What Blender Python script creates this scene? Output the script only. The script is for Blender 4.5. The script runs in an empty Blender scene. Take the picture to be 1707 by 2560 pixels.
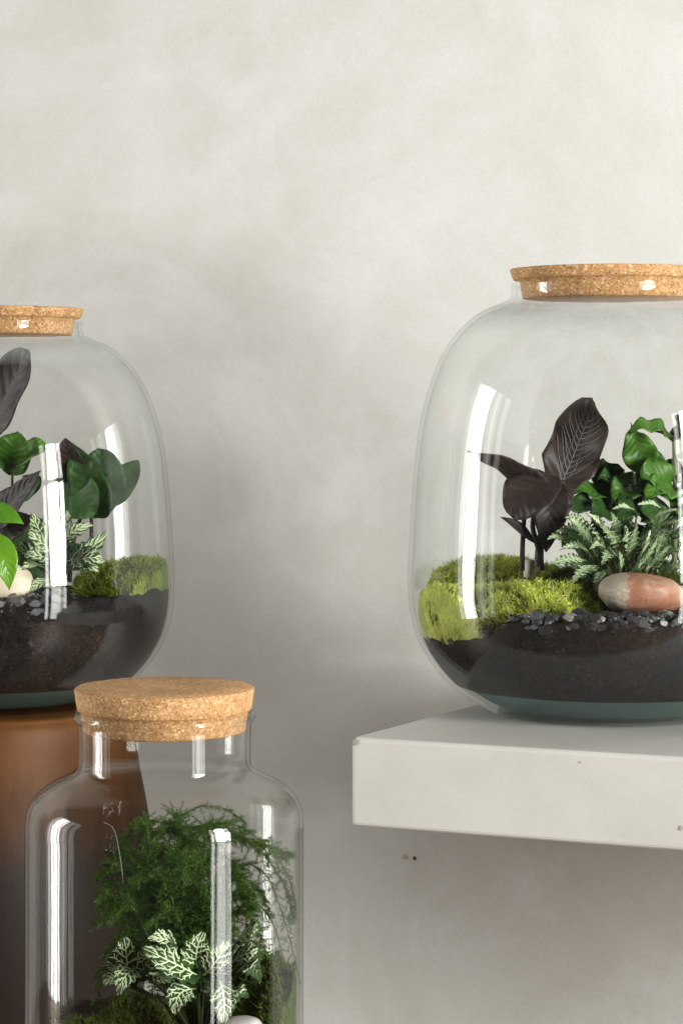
import bpy, bmesh, math, random
from mathutils import Vector, noise
R = math.radians
scene = bpy.context.scene
col = scene.collection

# ------------------------------------------------------------------ camera
H = 1.15                      # eye height
F = 5800.0                    # focal length in pixels of a 2560 px high picture
cd = bpy.data.cameras.new('camera')
cam = bpy.data.objects.new('camera', cd); col.objects.link(cam)
cam.location = (0, 0, H); cam.rotation_euler = (R(90), 0, 0)
cd.sensor_fit = 'VERTICAL'; cd.sensor_height = 36.0; cd.lens = 36.0 * F / 2560
cd.shift_y = -280 / 2560
cd.clip_start = 0.05; cd.clip_end = 50
scene.camera = cam

# ------------------------------------------------------------------ light
world = bpy.data.worlds.new('World'); scene.world = world
world.use_nodes = True
bg = world.node_tree.nodes['Background']
bg.inputs[0].default_value = (1.0, 0.93, 0.84, 1); bg.inputs[1].default_value = 0.07

def window_lamp(name, loc, target, w, h, radiance, colour):
    d = bpy.data.lights.new(name, 'AREA'); d.shape = 'RECTANGLE'
    d.size = w; d.size_y = h; d.color = colour
    d.energy = radiance * math.pi * w * h
    o = bpy.data.objects.new(name, d); col.objects.link(o)
    o.location = loc
    v = Vector(target) - Vector(loc)
    o.rotation_euler = v.to_track_quat('-Z', 'Y').to_euler()
    return o
DAY = (1.0, 0.997, 0.952)
# the glazed door in the side wall on the left: panes between bars, down to the floor
for y0, y1, L in ((0.70, 0.86, 3.0), (1.10, 1.36, 3.5), (1.58, 1.74, 30), (1.78, 1.98, 26), (2.04, 2.24, 9), (2.28, 2.40, 2.0)):
    yc = (y0 + y1) / 2
    window_lamp('window_light', (-3.2, yc, H + 0.15), (0, yc, H + 0.15), y1 - y0, 2.9, L, DAY)
# the glazed door behind the camera on the right: a wide and a narrow leaf, brightest at middle height
for s, w, LL in ((0.0, 0.36, (9, 132, 54)), (0.32, 0.10, (14, 50, 18)), (-0.34, 0.10, (10, 14, 9))):
    cx, cy = 1.9 + 0.707 * s, -0.2 + 0.707 * s
    for (z0, z1), L in zip(((-1.05, -0.22), (-0.18, 0.42), (0.46, 1.05)), LL):
        zc = H + (z0 + z1) / 2
        window_lamp('window_light', (cx, cy, zc), (cx - 1, cy + 1, zc), w, z1 - z0, L, DAY)

vs = scene.view_settings
vs.view_transform = 'Standard'; vs.look = 'None'; vs.exposure = -0.04; vs.gamma = 1.0
cy = scene.cycles
cy.max_bounces = 10; cy.transparent_max_bounces = 40; cy.diffuse_bounces = 4
cy.glossy_bounces = 4; cy.transmission_bounces = 8
cy.caustics_reflective = False; cy.caustics_refractive = False
cy.use_denoising = True
try: cy.denoiser = 'OPENIMAGEDENOISE'
except Exception: pass

# ------------------------------------------------------------------ helpers
S = 1707 / 1568.0
def at(dx, dy, Y):
    """world point seen at (dx, dy) of the 1568-wide view, Y metres from the camera"""
    px, py = dx * S, dy * S
    return Vector(((px - 853.5) / F * Y, Y, H - (py - 1000.0) / F * Y))

def link_mesh(name, me, mats=(), parent=None, smooth=True):
    for m in mats: me.materials.append(m)
    if smooth:
        for p in me.polygons: p.use_smooth = True
    o = bpy.data.objects.new(name, me); col.objects.link(o)
    if parent is not None: o.parent = parent; o.matrix_parent_inverse = parent.matrix_world.inverted()
    return o

def from_bm(name, bm, mats=(), parent=None, smooth=True):
    me = bpy.data.meshes.new(name); bm.to_mesh(me); bm.free()
    return link_mesh(name, me, mats, parent, smooth)

def from_py(name, vs_, fs, mats=(), parent=None, smooth=True, midx=None):
    me = bpy.data.meshes.new(name); me.from_pydata([tuple(v) for v in vs_], [], fs)
    o = link_mesh(name, me, mats, parent, smooth)
    if midx is not None: me.polygons.foreach_set('material_index', midx)
    me.update()
    return o

def empty(name, loc, label, cat, group=None):
    o = bpy.data.objects.new(name, None); col.objects.link(o)
    o.empty_display_size = 0.02
    o.location = loc
    o['label'] = label; o['category'] = cat
    if group: o['group'] = group
    bpy.context.view_layer.update()
    return o

def tag(o, label=None, cat=None, group=None, kind=None):
    if label: o['label'] = label
    if cat: o['category'] = cat
    if group: o['group'] = group
    if kind: o['kind'] = kind
    return o

def spline(pts, n):
    """smooth profile through points (Catmull-Rom), n samples per span"""
    out = []
    for i in range(len(pts) - 1):
        p0 = Vector(pts[max(i - 1, 0)]); p1 = Vector(pts[i]); p2 = Vector(pts[i + 1]); p3 = Vector(pts[min(i + 2, len(pts) - 1)])
        for k in range(n):
            t = k / n
            out.append(0.5 * ((2 * p1) + (p2 - p0) * t + (2 * p0 - 5 * p1 + 4 * p2 - p3) * t * t + (3 * p1 - p0 - 3 * p2 + p3) * t ** 3))
    out.append(Vector(pts[-1]))
    return out

def lathe(prof, cx, cyy, z0, seg=128, closed=False, wob=None):
    vs_, fs = [], []
    n = len(prof)
    for i, p in enumerate(prof):
        for k in range(seg):
            a = 2 * math.pi * k / seg
            r, z = p[0], p[1]
            if wob: r, z = wob(r, z, a)
            vs_.append((cx + r * math.cos(a), cyy + r * math.sin(a), z0 + z))
    m = n if closed else n - 1
    for i in range(m):
        j = (i + 1) % n
        for k in range(seg):
            l = (k + 1) % seg
            fs.append((i * seg + k, i * seg + l, j * seg + l, j * seg + k))
    if not closed:
        fs.append(tuple(reversed(range(seg)))); fs.append(tuple((n - 1) * seg + k for k in range(seg)))
    return vs_, fs

# ------------------------------------------------------------------ materials
def mat(name):
    m = bpy.data.materials.new(name); m.use_nodes = True
    nt = m.node_tree
    for nd in list(nt.nodes): nt.nodes.remove(nd)
    out = nt.nodes.new('ShaderNodeOutputMaterial')
    return m, nt, out
def N(nt, t, **kw):
    n = nt.nodes.new(t)
    for k, v in kw.items():
        if k.startswith('i_'):
            n.inputs[k[2:].replace('_', ' ')].default_value = v
        else: setattr(n, k, v)
    return n
def ramp(nt, stops, fac=None, interp='LINEAR'):
    r = nt.nodes.new('ShaderNodeValToRGB'); cr = r.color_ramp; cr.interpolation = interp
    while len(cr.elements) > 1: cr.elements.remove(cr.elements[-1])
    cr.elements[0].position = stops[0][0]; cr.elements[0].color = (*stops[0][1], 1)
    for p, c in stops[1:]:
        e = cr.elements.new(p); e.color = (*c, 1)
    if fac is not None: nt.links.new(fac, r.inputs[0])
    return r
def math_(nt, op, a, b=None):
    n = nt.nodes.new('ShaderNodeMath'); n.operation = op
    for i, v in enumerate((a, b)):
        if v is None: continue
        if isinstance(v, (int, float)): n.inputs[i].default_value = v
        else: nt.links.new(v, n.inputs[i])
    return n.outputs[0]
def mixc(nt, fac, a, b, mode='MIX'):
    n = nt.nodes.new('ShaderNodeMix'); n.data_type = 'RGBA'; n.blend_type = mode
    for sock, v in ((n.inputs[0], fac), (n.inputs[6], a), (n.inputs[7], b)):
        if isinstance(v, (int, float)): sock.default_value = v
        elif isinstance(v, tuple): sock.default_value = (*v, 1)
        else: nt.links.new(v, sock)
    return n.outputs[2]
def pos(nt):
    return N(nt, 'ShaderNodeNewGeometry').outputs['Position']
def noise_tex(nt, vec, scale, detail=4, rough=0.55, dist=0.0):
    n = nt.nodes.new('ShaderNodeTexNoise'); n.inputs['Scale'].default_value = scale
    n.inputs['Detail'].default_value = detail; n.inputs['Roughness'].default_value = rough
    n.inputs['Distortion'].default_value = dist
    nt.links.new(vec, n.inputs['Vector'])
    return n.outputs['Fac']
def bump(nt, h, strength, dist):
    b = nt.nodes.new('ShaderNodeBump'); b.inputs['Strength'].default_value = strength
    b.inputs['Distance'].default_value = dist; nt.links.new(h, b.inputs['Height'])
    return b.outputs[0]

def plaster_wall():
    m, nt, out = mat('plaster_wall'); p = pos(nt)
    a = noise_tex(nt, p, 3.2, 5, 0.62, 0.6)
    b = noise_tex(nt, p, 9, 7, 0.66, 0.5)
    c = noise_tex(nt, p, 420, 2, 0.6)
    f = math_(nt, 'ADD', math_(nt, 'MULTIPLY', a, 0.6), math_(nt, 'MULTIPLY', b, 0.4))
    r = ramp(nt, [(0.35, (0.470, 0.457, 0.427)), (0.5, (0.525, 0.516, 0.488)), (0.62, (0.572, 0.567, 0.545))], f)
    d_ = noise_tex(nt, p, 5.5, 9, 0.72, 0.7)
    pk = ramp(nt, [(0.50, (0, 0, 0)), (0.58, (0.5, 0.5, 0.5)), (0.68, (1, 1, 1))], d_)
    sp = ramp(nt, [(0.3, (0.95, 0.95, 0.95)), (0.7, (1.03, 1.03, 1.03))], c)
    cc = mixc(nt, math_(nt, 'MULTIPLY', pk.outputs[0], 0.62), r.outputs[0], (0.61, 0.61, 0.595))
    cc = mixc(nt, 1.0, cc, sp.outputs[0], 'MULTIPLY')
    bs = N(nt, 'ShaderNodeBsdfPrincipled'); bs.inputs['Roughness'].default_value = 0.75
    nt.links.new(cc, bs.inputs['Base Color'])
    hh = math_(nt, 'ADD', math_(nt, 'MULTIPLY', b, 0.5), math_(nt, 'MULTIPLY', c, 0.02))
    nt.links.new(bump(nt, hh, 0.07, 0.02), bs.inputs['Normal'])
    nt.links.new(bs.outputs[0], out.inputs[0]); return m

def slab_mat():
    m, nt, out = mat('white_slab'); p = pos(nt)
    a = noise_tex(nt, p, 14, 5, 0.6, 0.5); c = noise_tex(nt, p, 500, 2, 0.6)
    r = ramp(nt, [(0.3, (0.53, 0.512, 0.478)), (0.55, (0.57, 0.557, 0.527)), (0.75, (0.585, 0.568, 0.535))], a)
    sp = ramp(nt, [(0.25, (0.965, 0.965, 0.965)), (0.6, (1.01, 1.01, 1.01))], c)
    cc = mixc(nt, 1.0, r.outputs[0], sp.outputs[0], 'MULTIPLY')
    bs = N(nt, 'ShaderNodeBsdfPrincipled'); bs.inputs['Roughness'].default_value = 0.6
    nt.links.new(cc, bs.inputs['Base Color'])
    nt.links.new(bump(nt, math_(nt, 'ADD', math_(nt, 'MULTIPLY', c, 0.08), math_(nt, 'MULTIPLY', a, 0.5)), 0.12, 0.008), bs.inputs['Normal'])
    nt.links.new(bs.outputs[0], out.inputs[0]); return m

def plain(name, colr, rough=0.6, spec=0.4, var=0.0, scale=60):
    m, nt, out = mat(name)
    bs = N(nt, 'ShaderNodeBsdfPrincipled'); bs.inputs['Roughness'].default_value = rough
    bs.inputs['Specular IOR Level'].default_value = spec
    if var:
        n = noise_tex(nt, pos(nt), scale, 5, 0.6)
        lo = tuple(x * (1 - var) for x in colr); hi = tuple(x * (1 + var) for x in colr)
        r = ramp(nt, [(0.3, lo), (0.7, hi)], n); nt.links.new(r.outputs[0], bs.inputs['Base Color'])
        nt.links.new(bump(nt, n, 0.2, 0.002), bs.inputs['Normal'])
    else: bs.inputs['Base Color'].default_value = (*colr, 1)
    nt.links.new(bs.outputs[0], out.inputs[0]); return m

def cork_mat(name='cork', k=1.0, dark=0.75):
    m, nt, out = mat(name); p = pos(nt)
    v = nt.nodes.new('ShaderNodeTexVoronoi'); v.inputs['Scale'].default_value = 560 * k; nt.links.new(p, v.inputs['Vector'])
    v2 = nt.nodes.new('ShaderNodeTexVoronoi'); v2.inputs['Scale'].default_value = 700 * k; nt.links.new(p, v2.inputs['Vector'])
    sepa = N(nt, 'ShaderNodeSeparateColor'); nt.links.new(v.outputs['Color'], sepa.inputs[0])
    sepb = N(nt, 'ShaderNodeSeparateColor'); nt.links.new(v2.outputs['Color'], sepb.inputs[0])
    r = ramp(nt, [(0.0, (0.36, 0.18, 0.07)), (0.35, (0.46, 0.25, 0.105)), (0.75, (0.53, 0.31, 0.145)), (0.95, (0.66, 0.43, 0.23)), (1.0, (0.74, 0.52, 0.31))], sepa.outputs[0])
    dk = ramp(nt, [(0.0, (0.16, 0.12, 0.10)), (0.05, (0.4, 0.33, 0.28)), (0.08, (1, 1, 1))], sepb.outputs[1])
    big = noise_tex(nt, p, 45, 3)
    bl = ramp(nt, [(0.35, (0.86, 0.86, 0.86)), (0.65, (1.05, 1.05, 1.05))], big)
    cc = mixc(nt, dark, r.outputs[0], dk.outputs[0], 'MULTIPLY')
    cc = mixc(nt, 1.0, cc, bl.outputs[0], 'MULTIPLY')
    bs = N(nt, 'ShaderNodeBsdfPrincipled'); bs.inputs['Roughness'].default_value = 0.8
    bs.inputs['Specular IOR Level'].default_value = 0.25
    nt.links.new(cc, bs.inputs['Base Color'])
    nt.links.new(bump(nt, math_(nt, 'ADD', sepa.outputs[0], sepb.outputs[1]), 0.35, 0.0006), bs.inputs['Normal'])
    nt.links.new(bs.outputs[0], out.inputs[0]); return m

def glass_mat(name, tint, mist=None):
    """thin clear glass: Schlick reflection over a tinted see-through layer (same from both sides)"""
    m, nt, out = mat(name); g = N(nt, 'ShaderNodeNewGeometry'); p = g.outputs['Position']
    mp = N(nt, 'ShaderNodeMapping'); mp.inputs['Scale'].default_value = (1, 1, 0.25); nt.links.new(p, mp.inputs[0])
    wav = noise_tex(nt, mp.outputs[0], 26, 2, 0.5)
    nb = bump(nt, wav, 0.10, 0.004)
    dp = N(nt, 'ShaderNodeVectorMath', operation='DOT_PRODUCT')
    nt.links.new(g.outputs['Normal'], dp.inputs[0]); nt.links.new(g.outputs['Incoming'], dp.inputs[1])
    c = math_(nt, 'MAXIMUM', math_(nt, 'ABSOLUTE', dp.outputs['Value']), 0.03)
    fr = math_(nt, 'ADD', math_(nt, 'MULTIPLY', math_(nt, 'POWER', math_(nt, 'SUBTRACT', 1.0, c), 5.0), 0.5), 0.036)
    # absorption: longer way through the wall at grazing angles
    path = math_(nt, 'MINIMUM', math_(nt, 'DIVIDE', 1.0, c), 14.0)
    tc = N(nt, 'ShaderNodeCombineColor')
    for i, t in enumerate(tint): nt.links.new(math_(nt, 'POWER', t, path), tc.inputs[i])
    tr = N(nt, 'ShaderNodeBsdfTransparent'); nt.links.new(tc.outputs[0], tr.inputs[0])
    gl = N(nt, 'ShaderNodeBsdfGlossy'); gl.inputs['Roughness'].default_value = 0.035; nt.links.new(nb, gl.inputs['Normal'])
    mx = N(nt, 'ShaderNodeMixShader'); nt.links.new(fr, mx.inputs[0]); nt.links.new(tr.outputs[0], mx.inputs[1]); nt.links.new(gl.outputs[0], mx.inputs[2])
    last = mx.outputs[0]
    if mist:                                   # breath of condensation under the neck
        z0, z1, amt = mist
        sx = N(nt, 'ShaderNodeSeparateXYZ'); nt.links.new(p, sx.inputs[0])
        mr = N(nt, 'ShaderNodeMapRange'); mr.inputs[1].default_value = z0; mr.inputs[2].default_value = z1
        nt.links.new(sx.outputs[2], mr.inputs[0])
        mr2 = N(nt, 'ShaderNodeMapRange'); mr2.inputs[1].default_value = z1 + 0.006; mr2.inputs[2].default_value = z1 + 0.001
        nt.links.new(sx.outputs[2], mr2.inputs[0])
        n1 = noise_tex(nt, p, 60, 6, 0.7); n2 = noise_tex(nt, p, 900, 2, 0.6)
        k = math_(nt, 'MULTIPLY', math_(nt, 'MULTIPLY', math_(nt, 'MULTIPLY', mr.outputs[0], mr2.outputs[0]), amt), math_(nt, 'MULTIPLY', n1, math_(nt, 'ADD', n2, 0.4)))
        df = N(nt, 'ShaderNodeBsdfDiffuse'); df.inputs[0].default_value = (0.55, 0.56, 0.55, 1)
        m2 = N(nt, 'ShaderNodeMixShader'); nt.links.new(k, m2.inputs[0]); nt.links.new(last, m2.inputs[1]); nt.links.new(df.outputs[0], m2.inputs[2])
        last = m2.outputs[0]
    nt.links.new(last, out.inputs[0]); return m

def base_glass_mat():
    m, nt, out = mat('thick_base_glass')
    g = N(nt, 'ShaderNodeBsdfTransparent'); g.inputs['Color'].default_value = (0.45, 0.72, 0.64, 1)
    t = N(nt, 'ShaderNodeBsdfDiffuse'); t.inputs[0].default_value = (0.105, 0.175, 0.16, 1)
    gl = N(nt, 'ShaderNodeBsdfGlossy'); gl.inputs['Roughness'].default_value = 0.15; gl.inputs[0].default_value = (0.7, 0.9, 0.85, 1)
    mx = N(nt, 'ShaderNodeMixShader'); mx.inputs[0].default_value = 0.5
    nt.links.new(g.outputs[0], mx.inputs[1]); nt.links.new(t.outputs[0], mx.inputs[2])
    m2 = N(nt, 'ShaderNodeMixShader'); m2.inputs[0].default_value = 0.12
    nt.links.new(mx.outputs[0], m2.inputs[1]); nt.links.new(gl.outputs[0], m2.inputs[2])
    nt.links.new(m2.outputs[0], out.inputs[0]); return m

def soil_mat():
    m, nt, out = mat('soil'); p = pos(nt)
    a = noise_tex(nt, p, 28, 4, 0.6); b = noise_tex(nt, p, 420, 4, 0.7)
    v = nt.nodes.new('ShaderNodeTexVoronoi'); v.inputs['Scale'].default_value = 520; nt.links.new(p, v.inputs['Vector'])
    sp = N(nt, 'ShaderNodeSeparateColor'); nt.links.new(v.outputs['Color'], sp.inputs[0])
    r = ramp(nt, [(0.3, (0.006, 0.0055, 0.0055)), (0.55, (0.010, 0.008, 0.0075)), (0.72, (0.019, 0.010, 0.0075))], a)
    r2 = ramp(nt, [(0.0, (0.3, 0.3, 0.3)), (0.8, (1.5, 1.5, 1.5)), (0.97, (1.9, 1.8, 1.7)), (1.0, (4, 3.7, 3.4))], sp.outputs[0])
    cc = mixc(nt, 1.0, r.outputs[0], r2.outputs[0], 'MULTIPLY')
    bs = N(nt, 'ShaderNodeBsdfPrincipled'); bs.inputs['Roughness'].default_value = 0.85; bs.inputs['Specular IOR Level'].default_value = 0.2
    nt.links.new(cc, bs.inputs['Base Color']); nt.links.new(bump(nt, math_(nt, 'ADD', b, sp.outputs[1]), 0.5, 0.001), bs.inputs['Normal'])
    nt.links.new(bs.outputs[0], out.inputs[0]); return m

def island_mat(name, stops, rough=0.6, transl=0.0, spec=0.3, uvdark=None):
    """colour varies from blade to blade / pebble to pebble"""
    m, nt, out = mat(name); g = N(nt, 'ShaderNodeNewGeometry')
    r = ramp(nt, stops, g.outputs['Random Per Island'])
    n = noise_tex(nt, g.outputs['Position'], 45, 3)
    k = ramp(nt, [(0.3, (0.65, 0.65, 0.65)), (0.7, (1.25, 1.25, 1.2))], n)
    cc = mixc(nt, 1.0, r.outputs[0], k.outputs[0], 'MULTIPLY')
    bs = N(nt, 'ShaderNodeBsdfPrincipled'); bs.inputs['Roughness'].default_value = rough; bs.inputs['Specular IOR Level'].default_value = spec
    nt.links.new(cc, bs.inputs['Base Color'])
    last = bs.outputs[0]
    if transl:
        t = N(nt, 'ShaderNodeBsdfTranslucent'); nt.links.new(cc, t.inputs[0])
        mx = N(nt, 'ShaderNodeMixShader'); mx.inputs[0].default_value = transl
        nt.links.new(last, mx.inputs[1]); nt.links.new(t.outputs[0], mx.inputs[2]); last = mx.outputs[0]
    nt.links.new(last, out.inputs[0]); return m

def leaf_mat(name, dark, light, rough=0.4, transl=0.2, spec=0.5, edge=None, mottled=90, under=None):
    m, nt, out = mat(name); g = N(nt, 'ShaderNodeNewGeometry')
    oi = N(nt, 'ShaderNodeObjectInfo')
    n = noise_tex(nt, g.outputs['Position'], mottled, 5, 0.6)
    f = math_(nt, 'ADD', math_(nt, 'MULTIPLY', n, 0.7), math_(nt, 'MULTIPLY', oi.outputs['Random'], 0.3))
    r = ramp(nt, [(0.3, dark), (0.7, light)], f)
    cc = r.outputs[0]
    uv = N(nt, 'ShaderNodeUVMap'); sx = N(nt, 'ShaderNodeSeparateXYZ'); nt.links.new(uv.outputs[0], sx.inputs[0])
    # faint side veins, following the leaf's own length (u) and width (v)
    av = math_(nt, 'ABSOLUTE', math_(nt, 'SUBTRACT', math_(nt, 'MULTIPLY', sx.outputs[1], 2.0), 1.0))
    st = math_(nt, 'SINE', math_(nt, 'MULTIPLY', math_(nt, 'SUBTRACT', sx.outputs[0], math_(nt, 'MULTIPLY', av, 0.22)), 52.0))
    if under:
        cc = mixc(nt, g.outputs['Backfacing'], cc, under)
    bs = N(nt, 'ShaderNodeBsdfPrincipled'); bs.inputs['Roughness'].default_value = rough; bs.inputs['Specular IOR Level'].default_value = spec
    nt.links.new(cc, bs.inputs['Base Color'])
    nt.links.new(bump(nt, math_(nt, 'ADD', math_(nt, 'MULTIPLY', st, 0.35), n), 0.35, 0.0012), bs.inputs['Normal'])
    t = N(nt, 'ShaderNodeBsdfTranslucent'); nt.links.new(cc, t.inputs[0])
    mx = N(nt, 'ShaderNodeMixShader'); mx.inputs[0].default_value = transl
    nt.links.new(bs.outputs[0], mx.inputs[1]); nt.links.new(t.outputs[0], mx.inputs[2])
    nt.links.new(mx.outputs[0], out.inputs[0]); return m

def stone_mat(name, stops, scale, patch=None):
    m, nt, out = mat(name)
    tc = N(nt, 'ShaderNodeTexCoord'); p = tc.outputs['Object']
    n = noise_tex(nt, p, scale, 6, 0.65, 0.6); f = noise_tex(nt, p, scale * 9, 3, 0.7)
    r = ramp(nt, stops, n); cc = r.outputs[0]
    if patch:                                  # a vein of other rock that crosses the pebble
        x0, colr = patch
        sx = N(nt, 'ShaderNodeSeparateXYZ'); nt.links.new(p, sx.inputs[0])
        w = math_(nt, 'ADD', sx.outputs[0], math_(nt, 'MULTIPLY', math_(nt, 'SUBTRACT', n, 0.5), 0.02))
        mk = ramp(nt, [(0.0, (0, 0, 0)), (1.0, (1, 1, 1))])
        mr = N(nt, 'ShaderNodeMapRange'); mr.inputs[1].default_value = x0 - 0.0012; mr.inputs[2].default_value = x0 + 0.0012
        nt.links.new(w, mr.inputs[0])
        pc = ramp(nt, [(0.3, tuple(c * 0.8 for c in colr)), (0.7, tuple(min(1, c * 1.3) for c in colr))], f)
        cc = mixc(nt, mr.outputs[0], pc.outputs[0], cc)
    sp = ramp(nt, [(0.3, (0.88, 0.88, 0.88)), (0.62, (1.04, 1.04, 1.04)), (0.78, (1.5, 1.45, 1.4))], f)
    cc = mixc(nt, 1.0, cc, sp.outputs[0], 'MULTIPLY')
    bs = N(nt, 'ShaderNodeBsdfPrincipled'); bs.inputs['Roughness'].default_value = 0.5
    nt.links.new(cc, bs.inputs['Base Color']); nt.links.new(bump(nt, f, 0.3, 0.0008), bs.inputs['Normal'])
    nt.links.new(bs.outputs[0], out.inputs[0]); return m

LZ_TOP = H - 0.2548
def pedestal_mat():
    m, nt, out = mat('brown_glazed_wood'); p = pos(nt)
    mp = N(nt, 'ShaderNodeMapping'); mp.inputs['Scale'].default_value = (1, 1, 0.12); nt.links.new(p, mp.inputs[0])
    n = noise_tex(nt, mp.outputs[0], 55, 6, 0.65, 0.6); b = noise_tex(nt, p, 14, 4, 0.6)
    f = math_(nt, 'ADD', math_(nt, 'MULTIPLY', n, 0.28), math_(nt, 'MULTIPLY', b, 0.72))
    r = ramp(nt, [(0.32, (0.085, 0.029, 0.006)), (0.52, (0.13, 0.047, 0.009)), (0.7, (0.17, 0.066, 0.014))], f)
    # brown at the top, blending to near black below a ragged line
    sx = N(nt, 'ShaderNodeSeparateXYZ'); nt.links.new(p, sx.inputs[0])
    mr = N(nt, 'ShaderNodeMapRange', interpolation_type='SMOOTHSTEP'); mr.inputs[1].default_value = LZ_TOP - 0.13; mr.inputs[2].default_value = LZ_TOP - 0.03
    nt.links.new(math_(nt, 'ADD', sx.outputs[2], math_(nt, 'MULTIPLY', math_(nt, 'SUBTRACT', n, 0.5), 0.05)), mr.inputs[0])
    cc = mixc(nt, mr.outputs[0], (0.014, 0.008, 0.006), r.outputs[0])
    bs = N(nt, 'ShaderNodeBsdfPrincipled'); bs.inputs['Roughness'].default_value = 0.55; bs.inputs['Specular IOR Level'].default_value = 0.25
    nt.links.new(cc, bs.inputs['Base Color']); nt.links.new(bump(nt, n, 0.25, 0.002), bs.inputs['Normal'])
    nt.links.new(bs.outputs[0], out.inputs[0]); return m

M = dict(
    wall=plaster_wall(), slab=slab_mat(), cork=cork_mat('cork', 1.25, 0.7), finecork=cork_mat('fine_cork', 1.5, 0.35), soil=soil_mat(),
    chip=plain('chipped_plaster', (0.36, 0.34, 0.30), 0.9, 0.2, 0.3, 900),
    hole=plain('dark_hole', (0.06, 0.055, 0.05), 0.9, 0.1, 0.4, 600),
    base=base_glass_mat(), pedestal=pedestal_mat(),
    floor=plain('floor_boards', (0.15, 0.09, 0.045), 0.5, 0.4, 0.25, 8),
    purple=leaf_mat('dark_purple_leaf', (0.020, 0.014, 0.012), (0.052, 0.037, 0.032), 0.48, 0.14, 0.30, under=(0.045, 0.016, 0.014)),
    purple_v=plain('silver_vein', (0.125, 0.12, 0.11), 0.5, 0.4),
    green=leaf_mat('green_leaf', (0.045, 0.135, 0.014), (0.13, 0.29, 0.035), 0.45, 0.3, 0.4),
    dkgreen=leaf_mat('dark_green_leaf', (0.022, 0.065, 0.016), (0.055, 0.14, 0.03), 0.48, 0.22, 0.35),
    bright=leaf_mat('bright_green_leaf', (0.12, 0.33, 0.02), (0.22, 0.48, 0.03), 0.28, 0.3, 0.5),
    fit=leaf_mat('veined_leaf', (0.020, 0.055, 0.014), (0.05, 0.12, 0.03), 0.5, 0.25, 0.35),
    fit2=leaf_mat('feathery_leaf', (0.028, 0.08, 0.018), (0.07, 0.155, 0.035), 0.6, 0.3, 0.3), fit_v2=plain('soft_vein', (0.42, 0.52, 0.31), 0.6, 0.3),
    fit_v=plain('pale_vein', (0.62, 0.72, 0.46), 0.6, 0.3),
    stem=plain('stem', (0.12, 0.13, 0.06), 0.6, 0.3, 0.3, 200),
    darkgreenstem=plain('dark_green_stem', (0.03, 0.045, 0.015), 0.7, 0.2, 0.3, 200),
    dkstem=plain('dark_stem', (0.035, 0.026, 0.022), 0.6, 0.3, 0.3, 200),
    moss=island_mat('moss', [(0.0, (0.28, 0.33, 0.05)), (0.35, (0.50, 0.58, 0.08)), (0.7, (0.64, 0.71, 0.13)), (0.9, (0.72, 0.75, 0.28)), (1.0, (0.76, 0.71, 0.48))], 0.7, 0.35),
    dimmoss=island_mat('dim_moss', [(0.0, (0.09, 0.13, 0.012)), (0.4, (0.19, 0.26, 0.02)), (0.75, (0.30, 0.38, 0.04)), (0.93, (0.42, 0.48, 0.12)), (1.0, (0.5, 0.46, 0.26))], 0.7, 0.35),  # olive tones darkened: dimmer light in the left jar put into the colour
    dkmoss=island_mat('dark_moss', [(0.0, (0.03, 0.045, 0.008)), (0.5, (0.07, 0.11, 0.015)), (0.9, (0.14, 0.19, 0.03)), (1.0, (0.2, 0.2, 0.06))], 0.7, 0.3),
    mossbed=plain('moss_bed', (0.06, 0.07, 0.015), 0.9, 0.1, 0.5, 200),
    gravel=island_mat('gravel', [(0.0, (0.010, 0.010, 0.012)), (0.5, (0.025, 0.026, 0.030)), (0.88, (0.065, 0.067, 0.074)), (0.97, (0.15, 0.15, 0.15)), (1.0, (0.36, 0.35, 0.33))], 0.5, 0, 0.5),
    fern=island_mat('fern', [(0.0, (0.020, 0.065, 0.010)), (0.5, (0.045, 0.12, 0.014)), (0.85, (0.10, 0.19, 0.018)), (1.0, (0.20, 0.28, 0.03))], 0.6, 0.35),
    fernstem=plain('fern_stem', (0.10, 0.11, 0.04), 0.6, 0.3, 0.3, 200),
    stone1=stone_mat('two_tone_stone', [(0.3, (0.26, 0.105, 0.06)), (0.52, (0.37, 0.175, 0.105)), (0.72, (0.50, 0.34, 0.25))], 60, (-0.0115, (0.40, 0.335, 0.275))),
    stone2=stone_mat('cream_stone', [(0.25, (0.50, 0.34, 0.18)), (0.36, (0.80, 0.68, 0.50)), (0.7, (0.86, 0.78, 0.63))], 90),
    stone3=stone_mat('white_stone', [(0.3, (0.45, 0.42, 0.40)), (0.7, (0.62, 0.58, 0.56))], 90),
)

# ------------------------------------------------------------------ the setting: wall, floor
WN = Vector((-0.2, -0.98, 0)).normalized()           # the wall's face, turned a little to the left
WT = Vector((-WN.y, WN.x, 0))                          # along the wall to the right
WO = Vector((0, 2.135, 0))
bm = bmesh.new()
nx, nz = 8, 6
g = [[bm.verts.new(WO + WT * (-1.7 + 3.4 * i / nx) + Vector((0, 0, 3.2 * k / nz))) for k in range(nz + 1)] for i in range(nx + 1)]
for i in range(nx):
    for k in range(nz):
        bm.faces.new((g[i][k], g[i + 1][k], g[i + 1][k + 1], g[i][k + 1]))
wall = tag(from_bm('wall', bm, [M['wall']]), 'pale grey mottled plaster wall behind the jars', kind='structure')
def wall_point(dx, dy):
    d = at(dx, dy, 1.0) - Vector((0, 0, H)); o = Vector((0, 0, H))
    t = (WO - o).dot(WN) / d.dot(WN)
    return o + d * t
rnd = random.Random(5)
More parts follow.
